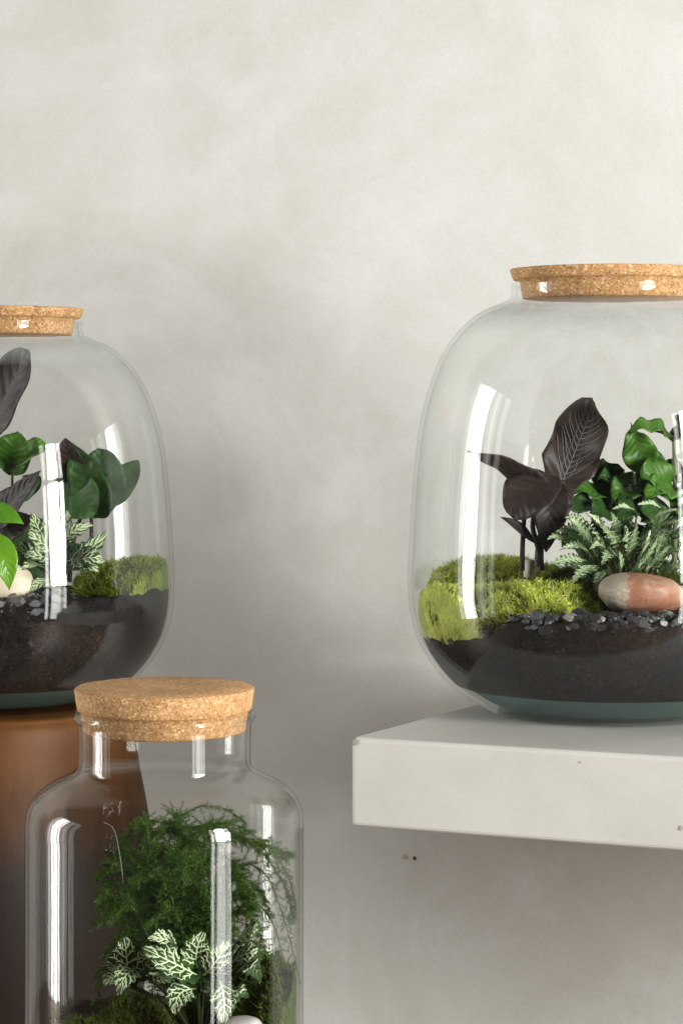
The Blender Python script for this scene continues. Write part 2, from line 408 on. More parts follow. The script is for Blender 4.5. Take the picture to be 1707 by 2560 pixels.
for dx, dy, rw, rh in ((931, 1968, 0.0026, 0.0020), (952, 1971, 0.0015, 0.0021)):
    p = wall_point(dx, dy); bm = bmesh.new(); ring = []; inn = []
    for k in range(14):
        a = 2 * math.pi * k / 14; q = 1 + rnd.uniform(-0.2, 0.2)
        d = WT * (math.cos(a) * rw * q) + Vector((0, 0, math.sin(a) * rh * q))
        ring.append(bm.verts.new(p + d + WN * 0.0004)); inn.append(bm.verts.new(p + d * 0.55 + WN * 0.0008))
    for k in range(14): bm.faces.new((ring[k], ring[(k + 1) % 14], inn[(k + 1) % 14], inn[k]))
    bm.faces.new(inn)
    tag(from_bm('nail_hole', bm, [M['hole'] if rw < 0.002 else M['chip']], wall), 'small dark nail hole in the plaster' if rw < 0.002 else 'small grey scuff in the plaster')
fl = from_py('floor', [(-4, -2, 0), (4, -2, 0), (4, 3.2, 0), (-4, 3.2, 0)], [(0, 1, 2, 3)], [M['floor']])
tag(fl, 'floor below the jars', kind='structure')

# ------------------------------------------------------------------ the slab
SLAB = H - 0.2337
sA = at(806, 1693, 0.2337 * F / (1843 - 1000)); sC = at(1568, 1739, 0.2337 * F / (1893 - 1000)); sB = at(1070, 1622, 0.2337 * F / (1766 - 1000))
fd = (sC - sA); fd.z = 0; fd.normalize(); sd = (sB - sA); sd.z = 0; sd.normalize()
sA.z = SLAB
def slab():
    def hitwall(p):                                    # run back along the side until the wall
        return p + sd * ((WO - p).dot(WN) / sd.dot(WN) - 0.002)
    p0 = sA.copy(); p1 = sA + fd * 0.85
    # right hand end stops square so that it still meets the wall
    top = [p0, p1, hitwall(p1), hitwall(p0)]
    bm = bmesh.new()
    T = 0.0618
    vt = [bm.verts.new(p) for p in top]; vb = [bm.verts.new(p - Vector((0, 0, T))) for p in top]
    bm.faces.new(vt); bm.faces.new(list(reversed(vb)))
    for k in range(4): bm.faces.new((vt[k], vb[k], vb[(k + 1) % 4], vt[(k + 1) % 4]))
    bmesh.ops.recalc_face_normals(bm, faces=bm.faces)
    bmesh.ops.bevel(bm, geom=list(bm.edges), offset=0.0030, segments=3, profile=0.5, affect='EDGES')
    # the broken corner
    n = (-fd * 0.62 - sd * 0.5 + Vector((0, 0, 0.72))).normalized()
    co = p0 + fd * 0.0024 + sd * 0.0015 - Vector((0, 0, 0.0019))
    r = bmesh.ops.bisect_plane(bm, geom=bm.verts[:] + bm.edges[:] + bm.faces[:], plane_co=co, plane_no=n, clear_outer=True)
    ed = [e for e in r['geom_cut'] if isinstance(e, bmesh.types.BMEdge)]
    cf = bmesh.ops.contextual_create(bm, geom=ed)['faces']
    for f in cf: f.material_index = 1
    pk = bmesh.ops.poke(bm, faces=cf)
    for v in pk['verts']: v.co -= n * 0.0012
    for f in pk['faces']: f.material_index = 1
    o = from_bm('shelf', bm, [M['slab'], M['chip']], None, smooth=False)
    for p in o.data.polygons: p.use_smooth = p.area < 2e-4 and p.material_index == 0
    return tag(o, 'thick off-white plaster shelf slab with a chipped corner under the right terrarium', 'shelf')
shelf = slab()
bpy.context.view_layer.update()
for dx, dy, s in ((1562, 1902, 0.0016), (1331, 1751, 0.0007), (818, 1703, 0.0026), (813, 1708, 0.0016)):
    fn = Vector((fd.y, -fd.x, 0)); 
    d = at(dx, dy, 1.0) - Vector((0, 0, H)); t = (sA - Vector((0, 0, H))).dot(fn) / d.dot(fn)
    p = Vector((0, 0, H)) + d * t
    bm = bmesh.new(); ring = []
    for k in range(9):
        a = 2 * math.pi * k / 9; q = s * rnd.uniform(0.6, 1.2)
        ring.append(bm.verts.new(p + fd * (math.cos(a) * q) + Vector((0, 0, math.sin(a) * q)) + fn * 0.0003))
    c = bm.verts.new(p + fn * 0.0006)
    for k in range(9): bm.faces.new((ring[k], ring[(k + 1) % 9], c))
    from_bm('pit', bm, [M['chip']], shelf)

# ------------------------------------------------------------------ the jars
BIG = [(0.030, 0.003), (0.060, 0.0022), (0.080, 0.0), (0.0885, 0.0015), (0.100, 0.0078), (0.1175, 0.0195), (0.1325, 0.036), (0.1435, 0.0555), (0.1492, 0.079), (0.1503, 0.102),
       (0.1490, 0.1300), (0.1462, 0.1750), (0.1405, 0.2200), (0.1300, 0.2560), (0.1165, 0.2805), (0.0985, 0.2980), (0.0800, 0.3065), (0.0742, 0.3095), (0.0722, 0.3145), (0.0728, 0.3195)]
BIG_S = spline(BIG, 5)
def rin_of(profile, wall_t):
    def f(z):
        best = None
        for i in range(len(profile) - 1):
            a, b = profile[i], profile[i + 1]
            if a[1] <= z <= b[1] and b[1] > a[1]:
                t = (z - a[1]) / (b[1] - a[1]); best = a[0] + (b[0] - a[0]) * t
        if best is None: best = profile[-1][0] if z > profile[-1][1] else 0.09
        return best - wall_t
    return f
big_rin = rin_of(BIG_S, 0.0036)

def shell(profile, t, floor_z):
    """closed profile: outside up, rounded lip, inside down"""
    outer = [Vector((0.0005, profile[0][1]))] + [Vector(p) for p in profile]
    inner = []
    for i, p in enumerate(profile):
        a = profile[max(i - 1, 0)]; b = profile[min(i + 1, len(profile) - 1)]
        d = Vector((b[0] - a[0], b[1] - a[1])); d.normalize()
        q = Vector((p[0] - d.y * t, p[1] + d.x * t))
        inner.append(q)
    inner = [q for q in inner if q.x > 0.02]
    inner = [Vector((0.0005, inner[0].y))] + inner
    lip = [Vector((profile[-1][0] - t * 0.15, profile[-1][1] + t * 0.35)), Vector((profile[-1][0] - t * 0.5, profile[-1][1] + t * 0.5)), Vector((profile[-1][0] - t * 0.85, profile[-1][1] + t * 0.35))]
    return outer + lip + list(reversed(inner))

def glass_obj(name, prof, c, z0, m, parent, seg=160):
    vs_, fs = lathe(prof, c[0], c[1], z0, seg)
    fs = fs[:-2]
    o = from_py(name, vs_, fs, [m], parent)
    return o

def cork(parent, c, rt, rf, rp, rb, zt, zf, zb, label=None, m='cork'):
    ch = 0.0008
    prof = [(0.0006, zb), (rb - ch, zb), (rb, zb + ch)] + [(rb + (rp - rb) * t, zb + (zf - zb) * t) for t in (0.25, 0.5, 0.75, 0.99)]
    prof += [(rf - 0.0005, zf + 0.0003), (rf, zf + 0.0008)] + [(rf + (rt - rf) * t, zf + (zt - zf) * t) for t in (0.3, 0.5, 0.7)] + [(rt, zt - ch), (rt - ch, zt), (rt * 0.6, zt), (0.0006, zt)]
    def wob(r, z, a):
        e = noise.noise(Vector((math.cos(a) * 9, math.sin(a) * 9, z * 300))) * 0.0005
        return (max(r + (e if r > rb * 0.9 else 0), 0.0005), z + (e * 0.6 if r > rb * 0.9 else 0))
    vs_, fs = lathe(prof, c[0], c[1], 0, 144, wob=wob)
    o = from_py('cork_stopper', vs_, fs, [M[m]], parent)
    for p in o.data.polygons: p.use_smooth = len(p.vertices) == 4
    if label: o['label'] = label
    return o

def big_jar(name, c, z0, label, group):
    e = empty(name, (c[0], c[1], z0), label, 'jar', group)
    gm = glass_mat('clear_glass', (0.995, 0.997, 0.996), (z0 + 0.282, z0 + 0.303, 0.5))
    glass_obj('glass_body', shell(BIG_S, 0.0030, 0), c, z0, gm, e)
    # thick bottom: a lens of greenish glass lying in the bowl
    lo = [q for q in BIG_S if q[1] <= 0.024 and q[0] > 0.055]
    lens = [(0.0005, 0.0072)] + [(0.06, 0.0066)] + [(max(q[0] - 0.0045, 0.05), q[1] + 0.0046) for q in lo if q[0] > 0.075] 
    rtop, ztop = lens[-1]
    lens += [(rtop - 0.004, ztop + 0.0002), (rtop - 0.014, ztop - 0.003), (rtop - 0.034, ztop - 0.006), (0.03, 0.0205), (0.0005, 0.0200)]
    vs_, fs = lathe(lens, c[0], c[1], z0, 128)
    from_py('glass_base', vs_, fs, [M['base']], e)
    cork(e, c, 0.0738, 0.0712, 0.0664, 0.0642, z0 + 0.3318, z0 + 0.3234, z0 + 0.3095)
    return e

RC = (at(1396, 1000, 1.74).x, 1.74); RZ = SLAB
LC = (at(-9, 1000, 1.955).x, 1.955); LZ = H - 0.2548
FC = (at(378.5, 1000, 1.45).x, 1.45); FZ = H - 0.49
GJ = 'wide rounded terrarium jars with cork stoppers'
big_jar('glass_jar', RC, RZ, 'rounded clear glass jar with wide cork stopper standing on the white shelf slab', GJ)
big_jar('glass_jar', LC, LZ, 'rounded clear glass jar with cork stopper on the brown pedestal, cut by the left edge', GJ)

fp = spline([(0.079, 0.0), (0.0845, 0.0025), (0.0868, 0.010), (0.0868, 0.06), (0.0868, 0.12), (0.0868, 0.17), (0.0868, 0.215), (0.0866, 0.228), (0.0842, 0.2378), (0.0775, 0.2462), (0.0685, 0.2520), (0.0590, 0.2568),
             (0.0546, 0.2610), (0.0537, 0.2665), (0.0540, 0.283), (0.0545, 0.2890), (0.0562, 0.2906), (0.0570, 0.2926), (0.0560, 0.2944)], 5)
front_rin = rin_of(fp, 0.0030)
fe = empty('bottle_jar', (FC[0], FC[1], FZ), 'straight sided clear bottle jar with cork stopper in the foreground, full of fern', 'jar')
glass_obj('glass_body', shell(fp, 0.0024, 0), FC, FZ, glass_mat('clear_bottle_glass', (0.986, 0.988, 0.985)), fe)
cork(fe, FC, 0.0561, 0.0543, 0.0520, 0.0506, FZ + 0.3105, FZ + 0.2966, FZ + 0.2835, m='finecork')

# ------------------------------------------------------------------ pedestal, stand under the bottle jar
pp = spline([(0.0005, LZ - 0.0005), (0.06, LZ - 0.0005), (0.104, LZ - 0.0006), (0.112, LZ - 0.005), (0.116, LZ - 0.016), (0.120, LZ - 0.05), (0.129, LZ - 0.10), (0.133, LZ - 0.15), (0.128, LZ - 0.22), (0.105, LZ - 0.34), (0.085, LZ - 0.45), (0.09, 0.25), (0.125, 0.02), (0.125, 0.002), (0.05, 0.001)], 5)
vs_, fs = lathe([(max(p[0], 0.0004), p[1]) for p in pp], LC[0], LC[1], 0, 96)
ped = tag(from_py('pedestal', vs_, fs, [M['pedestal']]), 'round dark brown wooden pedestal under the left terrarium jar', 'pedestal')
vs_, fs = lathe([(0.0005, FZ - 0.001), (0.115, FZ - 0.001), (0.12, FZ - 0.006), (0.12, 0.001), (0.0005, 0.001)], FC[0], FC[1], 0, 64)
st_ = tag(from_py('stand', vs_, fs, [M['floor']]), 'wooden stand under the bottle jar', kind='structure')

# ------------------------------------------------------------------ soil, gravel, moss
class Jar:
    def __init__(s, c, z0, rin, top, bottom):
        s.c = c; s.z0 = z0; s.rin = rin; s.top = top; s.bottom = bottom
    def h(s, x, y):                                    # soil height (world) at a place
        return s.z0 + s.top(x - s.c[0], y - s.c[1]) + 0.0035 * noise.noise(Vector((x * 60, y * 60, s.z0))) + 0.002 * noise.noise(Vector((x * 160, y * 160, s.z0)))
    def clamp(s, p, eps=0.0025):
        r = math.hypot(p.x - s.c[0], p.y - s.c[1]); m = s.rin(p.z - s.z0) - eps
        if r > m:
            k = m / r; return Vector((s.c[0] + (p.x - s.c[0]) * k, s.c[1] + (p.y - s.c[1]) * k, p.z))
        return p
RJ = Jar(RC, RZ, big_rin, lambda x, y: 0.069 - 0.085 * y + 0.02 * min(x, 0.05) + (-0.012 if x < -0.09 else 0), lambda r: 0.012)
LJ = Jar(LC, LZ, big_rin, lambda x, y: 0.088 - 0.03 * y + 0.06 * x, lambda r: 0.012)
FJ = Jar(FC, FZ, front_rin, lambda x, y: 0.094 + 0.05 * y, lambda r: 0.006)

def make_soil(j, label, zb, seg=120, nz=14):
    vs_, fs = [], []
    def rr(z): return j.rin(z - j.z0) - 0.0012
    zb += j.z0
    for i in range(nz + 1):
        for k in range(seg):
            a = 2 * math.pi * k / seg; ca, sa = math.cos(a), math.sin(a)
            r0 = rr(j.z0 + 0.07); ht = j.h(j.c[0] + ca * r0, j.c[1] + sa * r0)
            z = zb + (ht - zb) * i / nz
            r = rr(z) + 0.0004 * noise.noise(Vector((ca * 30, sa * 30, z * 200)))
            vs_.append((j.c[0] + ca * r, j.c[1] + sa * r, z))
    for i in range(nz):
        for k in range(seg):
            l = (k + 1) % seg; fs.append((i * seg + k, i * seg + l, (i + 1) * seg + l, (i + 1) * seg + k))
    fs.append(tuple(reversed(range(seg))))
    base = nz * seg; rings = 16
    prev = base
    for q in range(1, rings):
        st = len(vs_)
        for k in range(seg):
            x = j.c[0] + (vs_[base + k][0] - j.c[0]) * (1 - q / rings); y = j.c[1] + (vs_[base + k][1] - j.c[1]) * (1 - q / rings)
            vs_.append((x, y, j.h(x, y)))
        for k in range(seg):
            l = (k + 1) % seg; fs.append((prev + k, prev + l, st + l, st + k))
        prev = st
    fs.append(tuple(prev + k for k in range(seg)))
    o = from_py('soil', vs_, fs, [M['soil']])
    return tag(o, label, 'soil', kind='stuff')
make_soil(RJ, 'black potting soil filling the bottom of the right jar', 0.0215)
make_soil(LJ, 'dark brown soil filling the bottom of the left jar', 0.0215)
make_soil(FJ, 'dark soil in the bottom of the foreground bottle jar', 0.006)

def pebble_template(seed):
    bm = bmesh.new(); bmesh.ops.create_icosphere(bm, subdivisions=2, radius=1.0)
    r_ = random.Random(seed); off = Vector((r_.uniform(0, 50), r_.uniform(0, 50), 0))
    for v in bm.verts:
        k = 1 + 0.55 * noise.noise(v.co * 1.1 + off) + 0.2 * noise.noise(v.co * 2.6 + off)
        v.co = v.co * k
    vs_ = [v.co.copy() for v in bm.verts]; fs = [tuple(v.index for v in f.verts) for f in bm.faces]
    bm.free(); return vs_, fs
TPL = [pebble_template(k) for k in range(8)]
from mathutils import Euler
def make_gravel(j, spots, label, seed):
    """spots: list of (x, y, z, radius) in world coordinates"""
    r_ = random.Random(seed); V, Fc = [], []
    for x, y, z, s in spots:
        tv, tf = TPL[r_.randrange(8)]; e = Euler((r_.uniform(0, 6), r_.uniform(0, 6), r_.uniform(0, 6))).to_matrix()
        sc = Vector((s * r_.uniform(0.8, 1.25), s * r_.uniform(0.8, 1.2), s * r_.uniform(0.6, 0.9)))
        b = len(V)
        for v in tv:
            q = e @ v; V.append(j.clamp(Vector((x + q.x * sc.x, y + q.y * sc.y, z + q.z * sc.z)), 0.0008))
        Fc += [tuple(b + i for i in f) for f in tf]
    o = from_py('gravel', V, Fc, [M['gravel']], smooth=False)
    return tag(o, label, 'gravel', kind='stuff')
def spots_along(j, a0, a1, r0, r1, n, s0, s1, seed, lift=0.6, dz=0.0):
    r_ = random.Random(seed); out = []
    for i in range(n):
        a = R(r_.uniform(a0, a1)); q = r_.uniform(r0, r1); s = r_.uniform(s0, s1)
        if r_.random() < 0.25: s *= 1.35
        x, y = j.c[0] + math.cos(a) * q, j.c[1] + math.sin(a) * q
        out.append((x, y, j.h(x, y) + s * lift + r_.uniform(-1, 1) * dz, s))
    return out
make_gravel(RJ, spots_along(RJ, 236, 330, 0.095, 0.143, 430, 0.0020, 0.0041, 3) + spots_along(RJ, 236, 330, 0.138, 0.145, 140, 0.0018, 0.0038, 31, -0.2, 0.004) + spots_along(RJ, 190, 240, 0.12, 0.14, 40, 0.002, 0.004, 4),
            'loose charcoal grey gravel along the front of the right jar', 7)
make_gravel(LJ, spots_along(LJ, 255, 300, 0.085, 0.143, 130, 0.0024, 0.0046, 5) + spots_along(LJ, 255, 300, 0.137, 0.145, 40, 0.0022, 0.004, 51, -0.3, 0.005),
            'dark grey gravel around the cream stone in the left jar', 8)
make_gravel(FJ, spots_along(FJ, 240, 320, 0.055, 0.08, 9, 0.002, 0.004, 6), 'dark gravel at the bottom of the foreground bottle jar', 9)

def make_moss(j, mounds, n, length, label, seed, m='moss', width=0.00048):
    """mounds: (x, y, z base, rx, ry, height) domes covered in upright blades"""
    r_ = random.Random(seed); V, Fc, mi = [], [], []
    tot = sum(a[3] * a[4] for a in mounds)
    for (mx, my, mz, rx, ry, mh) in mounds:
        nu, nv = 28, 8; b = len(V)
        def surf(u, v):                                # v 0 rim .. 1 top
            ca, sa = math.cos(u), math.sin(u); c_ = math.cos(v * math.pi / 2); s_ = math.sin(v * math.pi / 2)
            k = 1 + 0.26 * noise.noise(Vector((ca * 1.7 + mx * 40, sa * 1.7, v * 1.5 + my * 30)))
            return Vector((mx + rx * ca * c_ * k, my + ry * sa * c_ * k, mz + mh * s_ * k))
        for i in range(nv + 1):
            for k in range(nu): V.append(j.clamp(surf(2 * math.pi * k / nu, i / nv * 0.995)))
        for i in range(nv):
            for k in range(nu):
                l = (k + 1) % nu; Fc.append((b + i * nu + k, b + i * nu + l, b + (i + 1) * nu + l, b + (i + 1) * nu + k)); mi.append(1)
        for q in range(int(n * rx * ry / tot)):
            u = r_.uniform(0, 2 * math.pi); v = math.asin(r_.random()) / (math.pi / 2)
            p = surf(u, v)
            nrm = Vector(((p.x - mx) / rx ** 2, (p.y - my) / ry ** 2, (p.z - mz) / mh ** 2)).normalized()
            d = (nrm * 0.8 + Vector((0, 0, 0.55)) + Vector((r_.gauss(0, 0.38), r_.gauss(0, 0.38), r_.gauss(0, 0.25)))).normalized()
            cl = noise.noise(Vector((p.x * 130, p.y * 130, p.z * 130))); L = length * r_.uniform(0.5, 1.25) * (1 + 0.55 * cl)
            if cl < -0.28 and r_.random() < 0.6: continue
            sd_ = d.cross(Vector((r_.gauss(0, 1), r_.gauss(0, 1), r_.gauss(0, 1)))).normalized() * width * r_.uniform(0.6, 1.3)
            bend = Vector((r_.gauss(0, 1), r_.gauss(0, 1), r_.gauss(0, 0.6))) * L * 0.22
            p = p - d * L * 0.3
            c1 = p + d * L * 0.55; c2 = p + d * L + bend
            b = len(V)
            V += [j.clamp(x, 0.0015) for x in (p - sd_ * 0.7, p + sd_ * 0.7, c1 + sd_, c1 - sd_, c2)]
            Fc += [(b, b + 1, b + 2, b + 3), (b + 3, b + 2, b + 4)]; mi += [0, 0]
            # two tiny side leaflets
            for t, sg in ((0.45, 1), (0.7, -1)):
                o_ = p + d * L * t; e = (sd_.normalized() * sg * 0.8 + d * 0.7) * L * 0.3
                b = len(V); V += [j.clamp(x, 0.0015) for x in (o_, o_ + d * L * 0.1, o_ + e)]; Fc.append((b, b + 1, b + 2)); mi.append(0)
    o = from_py('moss', V, Fc, [M[m], M['mossbed']], smooth=False, midx=mi)
    return tag(o, label, 'moss', kind='stuff')

def on(j, dx, dy, d):                                  # pixel -> point at depth d behind the jar's axis
    return at(dx, dy, j.c[1] + d)
p1, p2, p3, p4 = on(RJ, 1010, 1445, -0.055), on(RJ, 1215, 1420, -0.06), on(RJ, 1150, 1330, 0.06), on(RJ, 1115, 1420, -0.02)
make_moss(RJ, [(p1.x, p1.y, p1.z - 0.012, 0.036, 0.05, 0.038), (p2.x, p2.y, p2.z - 0.008, 0.046, 0.042, 0.030), (p3.x, p3.y, p3.z - 0.008, 0.05, 0.04, 0.020), (p4.x, p4.y, p4.z - 0.01, 0.04, 0.04, 0.030)],
          34000, 0.0085, 'bright yellow-green cushion of moss at the left side of the right jar', 11)
p5 = on(RJ, 1430, 1340, 0.03)
make_moss(RJ, [(p5.x, p5.y, p5.z - 0.02, 0.062, 0.045, 0.034)], 9000, 0.009, 'dark green moss hidden under the fittonia in the right jar', 14, 'dkmoss')
q1, q2 = on(LJ, 295, 1350, -0.03), on(LJ, 345, 1350, 0.0)
make_moss(LJ, [(q1.x, q1.y, q1.z - 0.010, 0.040, 0.045, 0.028), (q2.x, q2.y, q2.z - 0.012, 0.036, 0.045, 0.032)],
          11000, 0.0095, 'olive green moss clump, coloured darker for the dim light, at the right side of the left jar', 12, 'dimmoss')
f4 = on(FJ, 330, 2330, 0.02); f1, f2, f3 = on(FJ, 640, 2300, 0.0), on(FJ, 200, 2340, -0.02), on(FJ, 605, 2330, 0.03)  # f4 is a mound added to stand for dark soil and leaf shadow
make_moss(FJ, [(f1.x, f1.y, f1.z - 0.02, 0.030, 0.04, 0.040), (f2.x, f2.y, f2.z - 0.034, 0.036, 0.04, 0.030), (f3.x, f3.y, f3.z - 0.02, 0.034, 0.04, 0.052), (f4.x, f4.y, f4.z - 0.02, 0.04, 0.03, 0.03)],
          13000, 0.006, 'dark green moss, one mound added for soil and leaf shadow, low in the foreground bottle jar', 13, 'dkmoss', 0.0005)

# ------------------------------------------------------------------ stones
def stone(c, rx, ry, rz, m, label, seed, rot=0.0):
    bm = bmesh.new(); bmesh.ops.create_icosphere(bm, subdivisions=4, radius=1.0)
    off = Vector((seed * 7.3, seed * 3.1, 0))
    for v in bm.verts:
        k = 1 + 0.10 * noise.noise(v.co * 1.2 + off) + 0.03 * noise.noise(v.co * 3.5 + off)
        d = v.co.copy()
        for a in range(3): d[a] = math.copysign(abs(d[a]) ** 0.88, d[a])
        v.co = Vector((d.x * rx * k, d.y * ry * k, d.z * rz * k))
    o = from_bm('stone', bm, [M[m]]); o.location = c; o.rotation_euler = (0, rot, 0)
    return tag(o, label, 'stone')
s = on(RJ, 1470, 1364, -0.085)
stone(s, 0.0300, 0.022, 0.0146, 'stone1', 'two-tone rust brown and beige stone on the gravel in the right jar', 1, R(4))
s = on(LJ, 18, 1344, -0.085)
stone(s, 0.0215, 0.02, 0.0172, 'stone2', 'cream coloured stone behind bright green leaves in the left jar', 2, R(12))
s = on(FJ, 556, 2364, -0.058)
stone(s, 0.0125, 0.012, 0.0075, 'stone3', 'pale stone at the very bottom of the foreground bottle jar', 3)

# ------------------------------------------------------------------ leaves
def prof_ovate(t): return (math.sin(math.pi * min(1, max(0, t)) ** 0.72) ** 0.85) if 0 < t < 1 else 0.0
def prof_round(t): return (math.sin(math.pi * t ** 0.95) ** 0.62) if 0 < t < 1 else 0.0
def prof_obov(t): return (math.sin(math.pi * t ** 1.45) ** 0.8) if 0 < t < 1 else 0.0
def prof_blunt(t): return (0.16 + 0.84 * min(1, t / 0.42) ** 1.3) * (max(0.0, 1 - max(0, (t - 0.55) / 0.45) ** 3.0)) ** 0.5 if 0 < t < 1 else 0.02
def prof_lance(t): return (math.sin(math.pi * t ** 0.85) ** 1.1) if 0 < t < 1 else 0.0

class Leaf:
    def __init__(s, j, base, mid, tip, w, up, prof=prof_ovate, cup=0.25, wave=0.0, seed=0, twist=0.0):
        s.j, s.b, s.t, s.w, s.prof, s.cup, s.wave, s.seed, s.twist = j, base, tip, w, prof, cup, wave, seed, twist
        s.teeth = 0; s.c = mid * 2 - (base + tip) * 0.5; s.up = Vector(up).normalized(); s.len = (mid - base).length + (tip - mid).length
    def frame(s, t):
        p = s.b * (1 - t) ** 2 + s.c * (2 * t * (1 - t)) + s.t * t * t
        T = ((s.c - s.b) * (2 * (1 - t)) + (s.t - s.c) * (2 * t)); T.normalize()
        S_ = T.cross(s.up)
        if S_.length < 1e-4: S_ = T.cross(Vector((1, 0, 0.2)))
        S_.normalize(); N_ = S_.cross(T).normalized()
        if s.twist:
            a = s.twist * t; S_, N_ = S_ * math.cos(a) + N_ * math.sin(a), N_ * math.cos(a) - S_ * math.sin(a)
        return p, T, S_, N_
    def at(s, t, v, lift=0.0):
        p, T, S_, N_ = s.frame(t); w = s.w * s.prof(t)
        if s.teeth: w *= (0.90 + 0.12 * math.sin(t * s.teeth * 2 * math.pi * 1.15 + s.seed)) if s.teeth < 7 else (0.70 + 0.38 * math.sin(t * s.teeth * 2 * math.pi * 1.15 + s.seed))
        q = p + S_ * (v * w) + N_ * (s.cup * w * abs(v) ** 1.4 + lift)
        if s.wave: q += N_ * (s.wave * s.w * abs(v) ** 1.5 * math.sin(t * 17 + s.seed + (2 if v > 0 else 0)))
        return s.j.clamp(q, 0.0012) if s.j else q
    def build(s, parent, m, nl=16, nw=8, thick=0.0005, name='leaf'):
        vs_, fs, uv = [], [], []
        for i in range(nl + 1):
            t = 0.004 + 0.992 * i / nl
            for k in range(nw + 1):
                vs_.append(s.at(t, -1 + 2 * k / nw)); uv.append((t, k / nw))
        for i in range(nl):
            for k in range(nw):
                a = i * (nw + 1) + k; fs.append((a, a + 1, a + nw + 2, a + nw + 1))
        o = from_py(name, vs_, fs, [m], parent)
        l = o.data.uv_layers.new(name='UVMap')
        for lp in o.data.loops: l.data[lp.index].uv = uv[lp.vertex_index]
        md = o.modifiers.new('thickness', 'SOLIDIFY'); md.thickness = thick; md.offset = 0
        s.o = o; return o
    def ribbon(s, V, Fc, path, w0, w1, lift):
        """path in (t, v) leaf coordinates -> a raised ribbon with a ridge"""
        pts = [s.at(min(max(t, 0.01), 0.985), max(-0.96, min(0.96, v)), lift) for t, v in path]
        b = len(V); n = len(pts)
        for i, p in enumerate(pts):
            d = pts[min(i + 1, n - 1)] - pts[max(i - 1, 0)]
            _, _, S_, N_ = s.frame(path[i][0])
            sd_ = d.cross(N_)
            if sd_.length < 1e-9: sd_ = S_.copy()
            sd_.normalize(); w = (w0 + (w1 - w0) * i / max(n - 1, 1)) * 0.5
            V += [p - sd_ * w - N_ * lift * 0.6, p + N_ * lift * 0.5, p + sd_ * w - N_ * lift * 0.6]
        for i in range(n - 1):
            a = b + i * 3; Fc += [(a, a + 1, a + 4, a + 3), (a + 1, a + 2, a + 5, a + 4)]
    def veins(s, m, pairs=7, forks=3, w=0.0008, lift=0.00045, spread=0.33, both=True, mid=True, t0=0.1, t1=0.86, reach=0.97, name='veins', seed=0):
        V, Fc = [], []; r_ = random.Random(seed + s.seed)
        sides = (lift, -lift) if both else (lift,)
        for lf in sides:
            r_ = random.Random(seed + s.seed)
            if mid: s.ribbon(V, Fc, [(0.01 + 0.95 * i / 12, 0) for i in range(13)], w * 1.6, w * 0.5, lf)
            for k in range(pairs):
                for sg in (-1, 1):
                    ta = t0 + (t1 - t0) * (k + (0.25 if sg > 0 else 0)) / pairs
                    dt = spread * (1 - 0.45 * ta) * r_.uniform(0.85, 1.15); rc = reach * r_.uniform(0.88, 1.04)
                    pth = [(ta + dt * q ** 1.15, sg * rc * q ** 0.9) for q in [i / 6 for i in range(7)]]
                    s.ribbon(V, Fc, pth, w, w * 0.4, lf)
                    for f in range(forks):
                        q0 = 0.22 + 0.62 * f / max(forks, 1); i0 = ta + dt * q0 ** 1.15; v0 = sg * rc * q0 ** 0.9
                        fl_ = r_.uniform(0.8, 1.25) * (1 - 0.35 * q0)
                        if f % 2 == 0: e = (i0 + 0.10 * fl_, v0 + sg * 0.07 * fl_)
                        else: e = (i0 + 0.012 * fl_, v0 + sg * 0.26 * fl_)
                        s.ribbon(V, Fc, [(i0, v0), (i0 * 0.45 + e[0] * 0.55, (v0 + e[1]) / 2), e], w * 0.7, w * 0.35, lf)
        o = from_py(name, V, Fc, [m], s.o)
        return o

def tube(V, Fc, pts, r0, r1, seg=7):
    b = len(V); n = len(pts)
    for i, p in enumerate(pts):
        d = (pts[min(i + 1, n - 1)] - pts[max(i - 1, 0)]).normalized()
        a = d.orthogonal().normalized(); c_ = d.cross(a); r = r0 + (r1 - r0) * i / max(n - 1, 1)
        for k in range(seg):
            an = 2 * math.pi * k / seg; V.append(p + a * (math.cos(an) * r) + c_ * (math.sin(an) * r))
    for i in range(n - 1):
        for k in range(seg):
            l = (k + 1) % seg; Fc.append((b + i * seg + k, b + i * seg + l, b + (i + 1) * seg + l, b + (i + 1) * seg + k))
def stem(parent, pts, r0, r1, m, name='stem'):
    V, Fc = [], []
    pp_ = [Vector(p) for p in spline(pts, 5)] if len(pts) > 2 else [Vector(p) for p in pts]
    tube(V, Fc, pp_, r0, r1)
    return from_py(name, V, Fc, [m], parent)

CAMF = Vector((0, -1, 0.25))
# ---- dark purple plant, right jar
g0 = on(RJ, 1218, 1310, 0.0)
pl = empty('purple_leaf_plant', (g0.x, g0.y, g0.z), 'dark purple plant with broad silver-streaked leaf above the moss in the right jar', 'plant', 'dark purple leaf plants')
def P(dx, dy, d): return on(RJ, dx, dy, d)
lf = Leaf(RJ, P(1256, 1180, 0.005), P(1314, 1050, 0.018), P(1364, 922, -0.012), 0.0212, (-0.2, -0.95, 0.1), prof_blunt, 0.22, 0.20, 1, 0.1)
lf.build(pl, M['purple'], 26, 14); lf.veins(M['purple_v'], 11, 1, 0.0010, spread=0.32, both=False, mid=True, t0=0.28, t1=0.86, reach=0.82)
lf = Leaf(RJ, P(1262, 1150, 0.0), P(1180, 1085, -0.012), P(1072, 1036, -0.03), 0.0150, (0.15, 0.45, 1), lambda t: prof_ovate(t) * 0.9 + 0.1, 0.15, 0.06, 2)
lf.build(pl, M['purple'], 20, 8)
lf = Leaf(RJ, P(1278, 1095, -0.004), P(1215, 1135, -0.026), P(1180, 1192, -0.028), 0.0200, (-0.35, -0.9, 0.45), prof_round, 0.2, 0.08, 3)
lf.build(pl, M['purple'], 18, 10)
